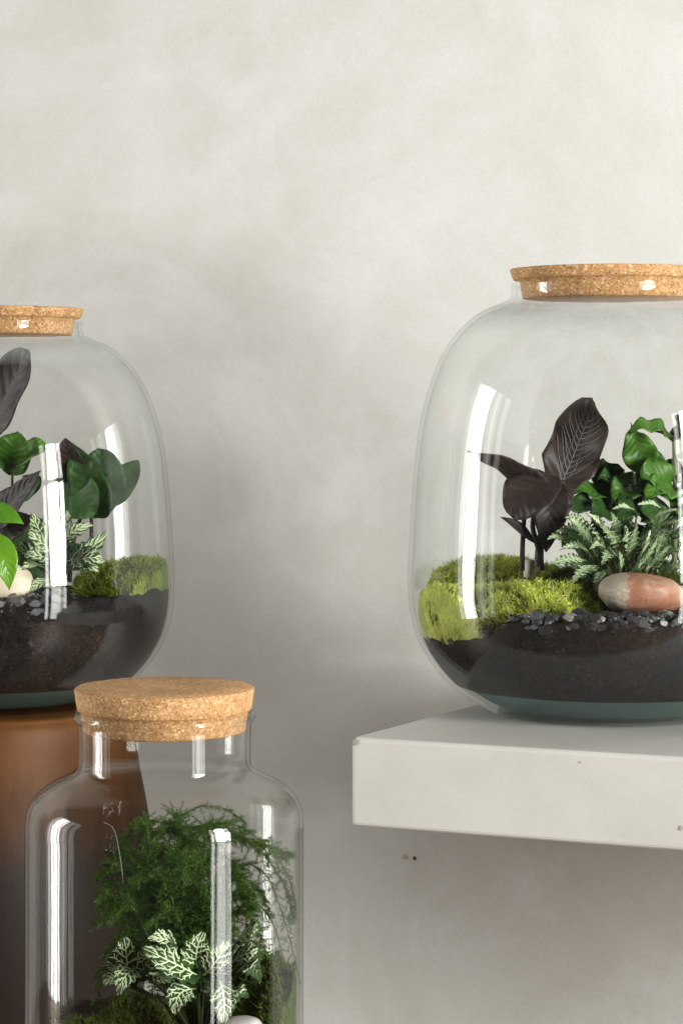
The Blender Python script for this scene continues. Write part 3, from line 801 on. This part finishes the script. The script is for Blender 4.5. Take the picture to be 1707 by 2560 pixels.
lf = Leaf(RJ, P(1262, 1100, 0.0), P(1262, 1170, -0.018), P(1252, 1268, -0.016), 0.0150, (0.1, -1, 0.3), prof_ovate, 0.22, 0.08, 4)
lf.build(pl, M['purple'], 18, 10)
lf = Leaf(RJ, P(1300, 1105, 0.004), P(1285, 1160, -0.01), P(1268, 1225, -0.014), 0.0088, (0.35, -1, 0.2), prof_ovate, 0.3, 0.08, 5)
lf.build(pl, M['purple'], 16, 8)
lf = Leaf(RJ, P(1228, 1248, -0.004), P(1190, 1212, -0.014), P(1148, 1187, -0.02), 0.0052, (0.2, -0.75, 0.65), prof_lance, 0.2, 0.0, 6)
lf.build(pl, M['purple'], 14, 6)
stem(pl, [P(1198, 1310, -0.004), P(1199, 1250, -0.006), P(1203, 1180, -0.01)], 0.0021, 0.0018, M['dkstem'])
stem(pl, [P(1243, 1310, 0.002), P(1234, 1255, 0.002), P(1222, 1210, 0.0), P(1228, 1160, 0.0)], 0.0024, 0.0018, M['dkstem'])
stem(pl, [P(1236, 1300, 0.004), P(1240, 1240, 0.004), P(1258, 1150, 0.004)], 0.0040, 0.0022, M['dkstem'])
# a white plant tag standing in the moss
g1 = P(1216, 1297, 0.012)
bm = bmesh.new(); bmesh.ops.create_cube(bm, size=1.0)
for v in bm.verts: v.co = Vector((v.co.x * 0.0095, v.co.y * 0.0012, v.co.z * 0.013))
bmesh.ops.bevel(bm, geom=list(bm.edges), offset=0.0004, segments=2, affect='EDGES')
tg = from_bm('plant_tag', bm, [plain('white_card', (0.80, 0.77, 0.66), 0.6)]); tg.location = g1 - Vector((0, 0, 0.003))
tag(tg, 'small blank cream tag between the stems of the dark purple plant', 'tag')

# ---- ficus-like green plant, right jar
g0 = P(1545, 1330, 0.03)
pl = empty('green_shrub', (g0.x, g0.y, g0.z), 'green small-tree plant with glossy leaves behind the fittonia in the right jar', 'plant', 'small glossy green plants')
stem(pl, [P(1546, 1330, 0.03), P(1549, 1180, 0.03), P(1546, 1012, 0.03)], 0.0022, 0.0014, M['stem'], 'trunk')
stem(pl, [P(1548, 1240, 0.03), P(1490, 1160, 0.04), P(1440, 1120, 0.045)], 0.0017, 0.0009, M['stem'], 'branch')
stem(pl, [P(1546, 1014, 0.03), P(1520, 994, 0.03), P(1490, 988, 0.025)], 0.0012, 0.0008, M['stem'], 'branch')
GL = [ # base, mid, tip (px, px, depth), half width, normal hint, material, seed
 ((1546, 1012, .03), (1500, 980, .02), (1442, 992, .012), .0085, (0, -.6, .8), 'green'),
 ((1448, 975, .02), (1464, 1030, .012), (1486, 1092, .012), .0135, (-.2, -.9, .35), 'green'),
 ((1546, 1012, .03), (1562, 985, .02), (1590, 960, .01), .0095, (0, -.8, .6), 'dkgreen'),
 ((1480, 1090, .03), (1500, 1065, .025), (1505, 1035, .02), .008, (.3, -.9, .3), 'dkgreen'),
 ((1450, 1150, .04), (1400, 1100, .035), (1385, 1052, .03), .0125, (-.3, -.9, .4), 'dkgreen'),
 ((1455, 1130, .04), (1425, 1105, .03), (1372, 1100, .02), .0110, (0, -.7, .7), 'dkgreen'),
 ((1480, 1140, .04), (1440, 1120, .02), (1410, 1150, .01), .0120, (0, -.9, .5), 'green'),
 ((1470, 1160, .04), (1480, 1110, .02), (1478, 1070, .01), .0120, (0.1, -.9, .4), 'dkgreen'),
 ((1550, 1180, .03), (1515, 1100, .01), (1470, 1100, .0), .0135, (.1, -.9, .4), 'green'),
 ((1550, 1150, .03), (1530, 1120, .01), (1480, 1140, -.01), .0125, (.1, -.8, .6), 'green'),
 ((1548, 1130, .03), (1590, 1105, .02), (1620, 1120, .01), .012, (.1, -.8, .6), 'dkgreen'),
 ((1548, 1200, .03), (1580, 1170, .01), (1610, 1200, .0), .013, (.1, -.8, .6), 'green'),
 ((1430, 1170, .04), (1370, 1130, .025), (1308, 1130, .015), .0105, (0, -.65, .75), 'green'),
 ((1400, 1170, .04), (1360, 1160, .02), (1300, 1165, .0), .0105, (.0, -.8, .6), 'dkgreen'),
 ((1440, 1200, .05), (1400, 1170, .02), (1360, 1190, .0), .012, (.0, -.9, .5), 'dkgreen'),
 ((1500, 1200, .04), (1460, 1160, .02), (1420, 1200, .0), .013, (.0, -.9, .4), 'dkgreen'),
 ((1540, 1230, .04), (1510, 1170, .02), (1500, 1210, .0), .013, (.0, -.9, .4), 'dkgreen'),
 ((1400, 1270, .05), (1340, 1240, .03), (1290, 1260, .02), .011, (.0, -.8, .6), 'dkgreen'),
 ((1480, 1290, .05), (1440, 1240, .03), (1390, 1280, .02), .014, (.0, -.9, .4), 'dkgreen'),
 ((1560, 1290, .05), (1520, 1240, .03), (1470, 1290, .02), .014, (.0, -.9, .4), 'dkgreen'),
 ((1520, 1110, .04), (1545, 1085, .035), (1568, 1075, .03), .010, (.2, -.9, .4), 'dkgreen'),
]
for i, (b, m_, t, w, up, mm) in enumerate(GL):
    lf = Leaf(RJ, P(*b), P(*m_), P(*t), w, up, prof_obov if i % 3 else prof_round, 0.24, 0.30, i * 2.1)
    lf.build(pl, M[mm], 14, 8)

# ---- fittonias (pale veined leaves)
def fittonia(j, g0, label, leaves, vein_w, pairs=6, forks=3, narrow=1.0, mm='fit', mv='fit_v'):
    pl_ = empty('fittonia', g0, label, 'plant', 'fittonia plants with pale veined leaves')
    for i, (b, m_, t, w, up) in enumerate(leaves):
        lf_ = Leaf(j, on(j, *b), on(j, *m_), on(j, *t), w * narrow, up, prof_ovate, 0.18, 0.08, i * 1.7)
        lf_.teeth = 5 if mm == 'fit' else 8; lf_.build(pl_, M[mm], 30 if mm == 'fit' else 64, 8 if mm == 'fit' else 6); lf_.veins(M[mv], pairs, forks, vein_w, seed=i)
        st0 = on(j, *b)
        stem(pl_, [st0, (st0 + Vector(g0)) * 0.5 + Vector((0, 0.006, 0.004)), Vector(g0) + Vector((0, 0, -0.004))], 0.0008, 0.0010, M['fernstem' if j is not FJ else 'darkgreenstem'])
    return pl_
r_ = random.Random(21)
RF = [
 ((1400, 1240, -.03), (1380, 1205, -.05), (1345, 1178, -.06), .0065, (-.2, -.8, .6)),
 ((1410, 1250, -.03), (1415, 1210, -.055), (1400, 1175, -.06), .006, (-.1, -.9, .4)),
 ((1440, 1300, -.04), (1420, 1250, -.06), (1370, 1200, -.07), .008, (-.5, -.7, .5)),
 ((1440, 1305, -.04), (1450, 1255, -.065), (1462, 1200, -.07), .0075, (.2, -.9, .4)),
 ((1445, 1310, -.04), (1475, 1262, -.065), (1492, 1215, -.07), .006, (.6, -.7, .3)),
 ((1440, 1315, -.04), (1475, 1290, -.07), (1512, 1230, -.075), .006, (.4, -.8, .4)),
 ((1480, 1220, -.02), (1510, 1185, -.05), (1555, 1170, -.06), .006, (.0, -.75, .6)),
 ((1490, 1230, -.02), (1530, 1200, -.05), (1580, 1205, -.06), .007, (.0, -.8, .6)),
 ((1460, 1190, -.01), (1440, 1165, -.04), (1405, 1170, -.05), .0055, (.0, -.75, .65)),
 ((1520, 1180, -.01), (1500, 1158, -.03), (1462, 1160, -.04), .0055, (.0, -.75, .65)),
 ((1360, 1280, -.03), (1330, 1255, -.05), (1285, 1262, -.06), .007, (.0, -.7, .7)),
 ((1350, 1290, -.03), (1310, 1285, -.055), (1255, 1297, -.06), .007, (.0, -.75, .65)),
 ((1370, 1280, -.04), (1375, 1250, -.06), (1352, 1262, -.07), .006, (.0, -.85, .5)),
 ((1370, 1300, -.04), (1340, 1310, -.065), (1310, 1340, -.07), .0075, (-.2, -.8, .5)),
 ((1390, 1310, -.04), (1375, 1325, -.07), (1368, 1362, -.075), .0065, (-.3, -.9, .3)),
 ((1330, 1270, -.01), (1290, 1235, -.03), (1255, 1240, -.04), .007, (.0, -.8, .6)),
 ((1345, 1240, -.01), (1320, 1215, -.03), (1275, 1222, -.04), .0075, (.0, -.8, .6)),
 ((1360, 1220, .0), (1330, 1195, -.02), (1295, 1190, -.03), .007, (.0, -.8, .6)),
 ((1500, 1300, -.04), (1530, 1270, -.06), (1572, 1262, -.07), .007, (.1, -.85, .5)),
 ((1500, 1310, -.04), (1540, 1300, -.065), (1590, 1310, -.07), .007, (.1, -.85, .5)),
 ((1470, 1320, -.05), (1500, 1290, -.07), (1540, 1250, -.075), .006, (.4, -.85, .4)),
 ((1420, 1290, -.02), (1400, 1270, -.05), (1380, 1300, -.06), .008, (.0, -.9, .4)),
 ((1460, 1250, -.01), (1490, 1230, -.04), (1530, 1240, -.05), .0075, (.0, -.9, .4)),
 ((1540, 1250, -.01), (1555, 1220, -.04), (1590, 1240, -.05), .0075, (.0, -.9, .4)),
]
for k in range(34):
    tx, ty, d_ = r_.uniform(1275, 1590), r_.uniform(1175, 1335), r_.uniform(-0.05, 0.05)
    bx = 1440 + (tx - 1440) * 0.55; by = min(1335, ty + r_.uniform(50, 95))
    RF.append(((bx, by, d_ + 0.012), ((bx + tx) / 2, (by + ty) / 2 - r_.uniform(8, 26), d_ + 0.002), (tx, ty, d_ - 0.012), r_.uniform(.006, .0085), (r_.uniform(-.3, .3), -.85, r_.uniform(.3, .7))))
g0 = P(1440, 1335, -0.03)
fittonia(RJ, (g0.x, g0.y, RJ.h(g0.x, g0.y)), 'fittonia with narrow pale-veined leaves behind the two-tone stone in the right jar', RF, 0.00050, 8, 1, 0.80, 'fit2', 'fit_v2')
LF = [
 ((105, 1260, -.05), (90, 1215, -.07), (72, 1180, -.08), .010, (-.1, -.9, .4)),
 ((130, 1285, -.05), (100, 1250, -.08), (62, 1222, -.09), .010, (-.2, -.85, .5)),
 ((125, 1300, -.05), (100, 1280, -.085), (62, 1270, -.09), .011, (-.2, -.8, .5)),
 ((110, 1310, -.05), (80, 1295, -.08), (48, 1310, -.09), .007, (-.2, -.9, .4)),
 ((150, 1290, -.06), (200, 1268, -.075), (245, 1218, -.06), .0105, (.1, -.85, .5)),
 ((150, 1305, -.06), (200, 1282, -.09), (242, 1290, -.085), .0125, (.1, -.8, .6)),
 ((140, 1250, -.05), (170, 1220, -.07), (215, 1205, -.06), .008, (.1, -.85, .5)),
 ((155, 1310, -.06), (195, 1300, -.09), (228, 1312, -.095), .008, (.1, -.8, .6)),
 ((120, 1330, -.06), (90, 1340, -.09), (65, 1368, -.095), .006, (-.1, -.9, .4)),
 ((100, 1300, -.04), (60, 1265, -.06), (20, 1255, -.07), .009, (0, -.85, .5)),
 ((120, 1230, -.03), (150, 1200, -.06), (150, 1170, -.07), .008, (0, -.95, .3)),
]
g0 = on(LJ, 140, 1360, -0.05)
fittonia(LJ, (g0.x, g0.y, LJ.h(g0.x, g0.y)), 'fittonia with silver-veined leaves behind the long white glare on the left jar', LF, 0.0012, 5, 4)
FF = [
 ((290, 2262, -.03), (292, 2205, -.045), (284, 2150, -.048), .0140, (-.05, -1, .15)),
 ((452, 2240, -.05), (395, 2210, -.066), (326, 2176, -.064), .0122, (-.15, -.75, .65)),
 ((455, 2222, -.05), (452, 2182, -.062), (470, 2140, -.062), .0110, (.1, -.9, .4)),
 ((468, 2240, -.05), (498, 2205, -.062), (524, 2158, -.058), .0100, (.25, -.85, .4)),
 ((420, 2190, -.04), (380, 2158, -.056), (340, 2158, -.06), .0080, (0, -.7, .7)),
 ((540, 2170, -.04), (575, 2142, -.056), (612, 2140, -.056), .0078, (0, -.7, .7)),
 ((545, 2235, -.045), (585, 2218, -.06), (614, 2262, -.058), .0098, (.1, -.7, .7)),
 ((530, 2215, -.04), (570, 2190, -.056), (604, 2200, -.056), .0080, (0, -.75, .65)),
 ((450, 2272, -.045), (412, 2285, -.062), (403, 2332, -.062), .0098, (-.1, -.85, .5)),
 ((505, 2252, -.05), (515, 2300, -.066), (512, 2352, -.067), .0098, (.1, -.9, .4)),
 ((520, 2290, -.05), (548, 2278, -.064), (572, 2292, -.062), .0066, (.1, -.7, .7)),
 ((320, 2232, -.04), (290, 2240, -.056), (272, 2288, -.056), .0088, (-.1, -.8, .6)),
 ((350, 2225, -.03), (335, 2205, -.046), (330, 2180, -.05), .0085, (-.2, -.9, .3)),
 ((345, 2235, -.03), (375, 2245, -.05), (404, 2250, -.055), .0062, (0, -.8, .6)),
 ((300, 2260, -.03), (262, 2245, -.045), (240, 2262, -.046), .0075, (0, -.8, .6)),
]
g0 = on(FJ, 460, 2330, -0.02)
fittonia(FJ, (g0.x, g0.y, FJ.h(g0.x, g0.y)), 'fittonia with bold white-veined leaves low in the foreground bottle jar', FF, 0.0012, 5, 4)

# ---- left jar: dark purple leaves, green leaves
def Q(dx, dy, d): return on(LJ, dx, dy, d)
g0 = Q(40, 1330, 0.0)
pl = empty('purple_leaf_plant', (g0.x, g0.y, g0.z), 'dark purple leaf plant with tall leaf at the left edge of the photo', 'plant', 'dark purple leaf plants')
lf = Leaf(LJ, Q(-60, 1080, 0.0), Q(5, 925, -0.03), Q(70, 808, -0.06), 0.0190, (-.35, -.9, .2), prof_blunt, 0.25, 0.06, 1)
lf.build(pl, M['purple'], 22, 12); lf.veins(M['purple_v'], 8, 0, 0.0008, spread=0.3, both=False, mid=False, t0=0.3, t1=0.85, reach=0.75)
lf = Leaf(LJ, Q(-20, 1220, -0.02), Q(35, 1150, -0.05), Q(95, 1080, -0.07), 0.012, (-.3, -.9, .3), prof_ovate, 0.25, 0.06, 2)
lf.build(pl, M['purple'], 18, 8); lf.veins(M['purple_v'], 6, 0, 0.0007, both=False, mid=True)
lf = Leaf(LJ, Q(-10, 1190, -0.01), Q(20, 1150, -0.03), Q(60, 1135, -0.04), 0.012, (-.2, -.8, .5), prof_ovate, 0.25, 0.06, 3)
lf.build(pl, M['purple'], 18, 8)
lf = Leaf(LJ, Q(-30, 1240, 0.0), Q(30, 1210, -0.03), Q(80, 1190, -0.04), 0.014, (-.2, -.9, .3), prof_ovate, 0.25, 0.06, 4)
lf.build(pl, M['purple'], 18, 8)
stem(pl, [Q(-70, 1330, 0), Q(-68, 1200, 0), Q(-60, 1080, 0)], 0.002, 0.0015, M['dkstem'])
stem(pl, [Q(-30, 1330, 0.0), Q(-28, 1280, -0.01), Q(-20, 1220, -0.02)], 0.002, 0.0015, M['dkstem'])

g0 = Q(150, 1340, 0.04)
pl = empty('broad_leaf_plant', (g0.x, g0.y, g0.z), 'plant with large dark green crinkled leaves above the moss in the left jar', 'plant')
lf = Leaf(LJ, Q(200, 1150, 0.02), Q(165, 1060, -0.02), Q(150, 1006, -0.03), 0.0130, (-.2, -.95, .1), prof_ovate, 0.3, 0.05, 1)
lf.build(pl, M['purple'], 18, 10)
lf = Leaf(LJ, Q(225, 1190, 0.0), Q(205, 1110, -0.02), Q(158, 1012, -0.02), 0.0185, (-.3, -.95, .1), prof_ovate, 0.25, 0.08, 2)
lf.build(pl, M['dkgreen'], 22, 12)
lf = Leaf(LJ, Q(210, 1180, 0.01), Q(228, 1105, -0.01), Q(232, 1030, -0.01), 0.0225, (.15, -.95, .15), prof_round, 0.2, 0.10, 3)
lf.build(pl, M['dkgreen'], 22, 12)
lf = Leaf(LJ, Q(205, 1165, 0.0), Q(265, 1118, -0.005), Q(318, 1056, -0.01), 0.0140, (.2, -.9, -.2), prof_round, 0.2, 0.08, 4)
lf.build(pl, M['dkgreen'], 22, 12)
lf = Leaf(LJ, Q(140, 1090, 0.01), Q(180, 1140, -0.02), Q(220, 1180, -0.03), 0.0200, (-.2, -.95, .2), prof_round, 0.2, 0.08, 5)
lf.build(pl, M['dkgreen'], 22, 12)
stem(pl, [Q(212, 1335, 0.01), Q(211, 1240, 0.01), Q(210, 1160, 0.005)], 0.0021, 0.0016, M['dkstem'])
stem(pl, [Q(160, 1335, 0.03), Q(170, 1240, 0.02), Q(200, 1150, 0.02)], 0.0021, 0.0016, M['dkstem'])

g0 = Q(28, 1330, 0.05)
pl = empty('green_shrub', (g0.x, g0.y, g0.z), 'green glossy leaf plant on a thin stem behind the purple leaves in the left jar', 'plant', 'small glossy green plants')
stem(pl, [Q(25, 1330, 0.05), Q(28, 1180, 0.05), Q(29, 1075, 0.045)], 0.0017, 0.0012, M['stem'], 'trunk')
for b, m_, t, w, up, sd_ in (((28, 1090, .045), (30, 1040, .02), (38, 992, .02), .0165, (0, -.95, .3), 1), ((28, 1080, .045), (70, 1035, .02), (112, 1025, .02), .0100, (.1, -.8, .5), 2),
                             ((28, 1080, .045), (0, 1040, .03), (-40, 1030, .02), .013, (.1, -.8, .5), 3), ((40, 1150, .05), (70, 1115, .03), (85, 1090, .03), .010, (0, -.9, .4), 4),
                             ((30, 1200, .05), (60, 1230, .02), (95, 1250, .0), .014, (0, -.9, .4), 5), ((30, 1230, .05), (20, 1260, .02), (10, 1300, .0), .016, (0, -.9, .4), 6),
                             ((60, 1300, .05), (110, 1260, .02), (160, 1230, .01), .016, (0, -.9, .4), 7), ((80, 1330, .05), (150, 1290, .02), (200, 1260, .01), .014, (0, -.9, .4), 8),
                             ((20, 1290, .03), (50, 1300, .0), (90, 1330, -.02), .014, (0, -.9, .4), 9)):
    lf = Leaf(LJ, Q(*b), Q(*m_), Q(*t), w, up, prof_round, 0.22, 0.12, sd_)
    lf.build(pl, M['green' if sd_ in (1, 2) else 'dkgreen'], 16, 8)

g0 = Q(-60, 1340, -0.09)
pl = empty('bright_leaf_plant', (g0.x, g0.y, g0.z), 'plant with smooth bright green pointed leaves in front of the cream stone', 'plant')
for b, m_, t, w, up, sd_ in (((-70, 1180, -.1), (0, 1180, -.118), (56, 1204, -.12), .0098, (.1, -.85, .55), 1), ((-30, 1220, -.11), (8, 1280, -.126), (22, 1356, -.125), .0115, (.25, -.92, .2), 2),
                             ((-70, 1210, -.1), (-60, 1280, -.12), (-40, 1340, -.12), .011, (0, -.95, .2), 3)):
    lf = Leaf(LJ, Q(*b), Q(*m_), Q(*t), w, up, prof_lance, 0.22, 0.0, sd_); lf.build(pl, M['bright'], 20, 10)
stem(pl, [Q(-75, 1345, -.09), Q(-72, 1250, -.1), Q(-70, 1180, -.1), Q(-30, 1220, -.11)], 0.0014, 0.0009, M['stem'])

# ---- asparagus fern, foreground bottle
def frond(parent, j, pts, seed, blen, dens=1.0, droop=0.3, nlen=0.0034):
    r_ = random.Random(seed); V, Fc, mi = [], [], []
    path = [Vector(p) for p in spline(pts, 12)]
    tube(V, Fc, path, 0.0008, 0.0003, 5); mi += [1] * len(Fc)
    n = len(path); total = sum((path[i + 1] - path[i]).length for i in range(n - 1))
    def needle(p, d, L):
        sd_ = d.cross(Vector((r_.gauss(0, 1), r_.gauss(0, 1), r_.gauss(0, 1)))).normalized() * 0.00019
        b = len(V); V.extend(j.clamp(x, 0.001) for x in (p - sd_, p + sd_, p + d * L)); Fc.append((b, b + 1, b + 2)); mi.append(0)
    nb = int(total / 0.0014 * dens)
    for k in range(nb):
        u = 0.12 + 0.88 * (k + r_.random()) / nb; i = min(int(u * (n - 1)), n - 2); fr_ = u * (n - 1) - i
        p = path[i].lerp(path[i + 1], fr_); T = (path[i + 1] - path[i]).normalized()
        S_ = T.cross(Vector((0, 0, 1))); S_ = S_.normalized() if S_.length > 1e-3 else Vector((1, 0, 0))
        d = (T * 0.7 + S_ * (1 if k % 2 else -1) * r_.uniform(0.6, 1.0) + Vector((r_.gauss(0, .3), r_.gauss(0, .3), r_.gauss(0, .3) - droop * 0.3))).normalized()
        L = blen * (1.05 - 0.8 * u) * r_.uniform(0.6, 1.2)
        q = p.copy(); steps = max(3, int(L / 0.0016)); prev = p
        for s_ in range(steps):
            d = (d + Vector((0, 0, -droop * 0.05)) + Vector((r_.gauss(0, .05), r_.gauss(0, .05), r_.gauss(0, .05)))).normalized()
            q = q + d * (L / steps)
            for w_ in range(7):
                nd = (d * 0.6 + Vector((r_.gauss(0, .6), r_.gauss(0, .6), r_.gauss(0, .6)))).normalized()
                needle(q, nd, nlen * r_.uniform(0.6, 1.15) * (1 - 0.35 * s_ / steps))
        b = len(V); sd_ = d.cross(Vector((0.3, 0.5, 0.8))).normalized() * 0.0002
        V.extend(j.clamp(x, 0.001) for x in (p - sd_, p + sd_, q)); Fc.append((b, b + 1, b + 2)); mi.append(1)
    o = from_py('frond', V, Fc, [M['fern'], M['fernstem']], parent, smooth=False, midx=mi)
    return o
def G(dx, dy, d): return on(FJ, dx, dy, d)
g0 = G(420, 2290, 0.01)
fern = empty('asparagus_fern', (g0.x, g0.y, FJ.h(g0.x, g0.y)), 'feathery asparagus fern with arching fronds filling the foreground bottle jar', 'plant')
ROOT = (410, 2290, .01)
FR = [
 ([(420, 2100, .0), (430, 1960, -.01), (480, 1895, -.015), (580, 1935, -.01), (650, 2030, .0), (672, 2110, .0)], .024, 1.0),
 ([(430, 2100, .01), (470, 1930, .02), (540, 1920, .02), (620, 1945, .02), (660, 1965, .01)], .026, 1.3),
 ([(430, 2100, .01), (390, 1930, .0), (440, 1860, .0), (510, 1855, .0), (560, 1885, .0)], .012, .5),
 ([(400, 2130, .0), (350, 1960, -.01), (370, 1905, -.02), (450, 1900, -.03), (520, 1930, -.04)], .024, 1.2),
 ([(400, 2150, .0), (320, 2000, .0), (290, 1930, .0), (330, 1890, .0), (400, 1890, -.01)], .024, 1.2),
 ([(410, 2150, .0), (330, 2050, -.02), (270, 1990, -.03), (230, 2010, -.03)], .024, 1.3),
 ([(400, 2180, .0), (320, 2110, -.02), (260, 2080, -.03), (220, 2120, -.03)], .024, 1.3),
 ([(410, 2200, .0), (400, 2080, -.04), (360, 2010, -.05), (310, 2020, -.055)], .024, 1.3),
 ([(420, 2200, .0), (440, 2060, -.04), (450, 2000, -.055), (430, 1970, -.06)], .024, 1.3),
 ([(420, 2200, .0), (500, 2060, -.03), (540, 2010, -.04), (580, 2060, -.04)], .024, 1.3),
 ([(430, 2200, .01), (540, 2050, .01), (590, 2040, .01), (620, 2100, .01)], .022, 1.1),
 ([(430, 2200, .0), (500, 2120, -.02), (560, 2100, -.03), (600, 2150, -.03)], .022, 1.1),
 ([(420, 2200, .02), (430, 2020, .04), (480, 1960, .04), (560, 1990, .04)], .026, 1.3),
 ([(410, 2200, .02), (340, 2040, .04), (310, 1970, .04), (260, 1960, .03)], .026, 1.3),
 ([(400, 2250, .0), (330, 2180, -.03), (290, 2150, -.04), (240, 2190, -.04)], .022, 1.2),
 ([(430, 2260, .0), (420, 2150, -.03), (400, 2090, -.05), (340, 2120, -.055)], .024, 1.2),
 ([(440, 2260, .0), (480, 2150, -.03), (500, 2080, -.05), (470, 2040, -.05)], .024, 1.2),
 ([(440, 2260, .02), (540, 2170, .02), (600, 2170, .02), (640, 2240, .02)], .020, .8),
 ([(400, 2260, .02), (300, 2200, .01), (240, 2230, .0), (220, 2290, .0)], .020, 1.0),
 ([(430, 2260, .03), (450, 2140, .05), (420, 2060, .055), (360, 2080, .05)], .026, 1.2),
 ([(440, 2260, .03), (520, 2140, .05), (560, 2080, .05), (590, 2130, .04)], .026, 1.0),
 ([(440, 2200, .02), (540, 2000, .03), (610, 2010, .03), (655, 2120, .02), (690, 2260, .0)], .017, .55),
 ([(440, 2220, .02), (560, 2080, .03), (620, 2110, .03), (660, 2230, .02)], .018, .6),
 ([(450, 2260, -.01), (560, 2190, -.02), (620, 2200, -.02), (650, 2290, -.02)], .016, .5),
 ([(440, 2100, .01), (500, 1900, .01), (600, 1930, .01), (660, 2010, .0), (680, 2090, .0)], .018, .6),
]
r_ = random.Random(77)
for k in range(40):
    a_ = r_.uniform(0, 2 * math.pi); q_ = math.sqrt(r_.random()); d_ = r_.uniform(-0.055, 0.055)
    tx, ty = 400 + 185 * q_ * math.cos(a_), 2060 + 150 * q_ * math.sin(a_)
    FR.append(([(410 + (tx - 410) * 0.35, 2290 + (ty - 2290) * 0.6, d_ * 0.5), (410 + (tx - 410) * 0.75, ty - r_.uniform(5, 40), d_ * 0.9), (tx, ty, d_)], 0.022, 1.1))
for i, (pts, bl, dn) in enumerate(FR):
    frond(fern, FJ, [G(*ROOT)] + [G(*p) for p in pts], 100 + i, bl, dn)
V, Fc = [], []
tube(V, Fc, [Vector(p) for p in spline([G(284, 2030, -.05), G(276, 1965, -.05), G(262, 1905, -.05), G(238, 1888, -.05)], 6)], 0.00022, 0.00016, 5)
from_py('tendril', V, Fc, [plain('pale_tendril', (0.25, 0.24, 0.18), 0.6)], fern)
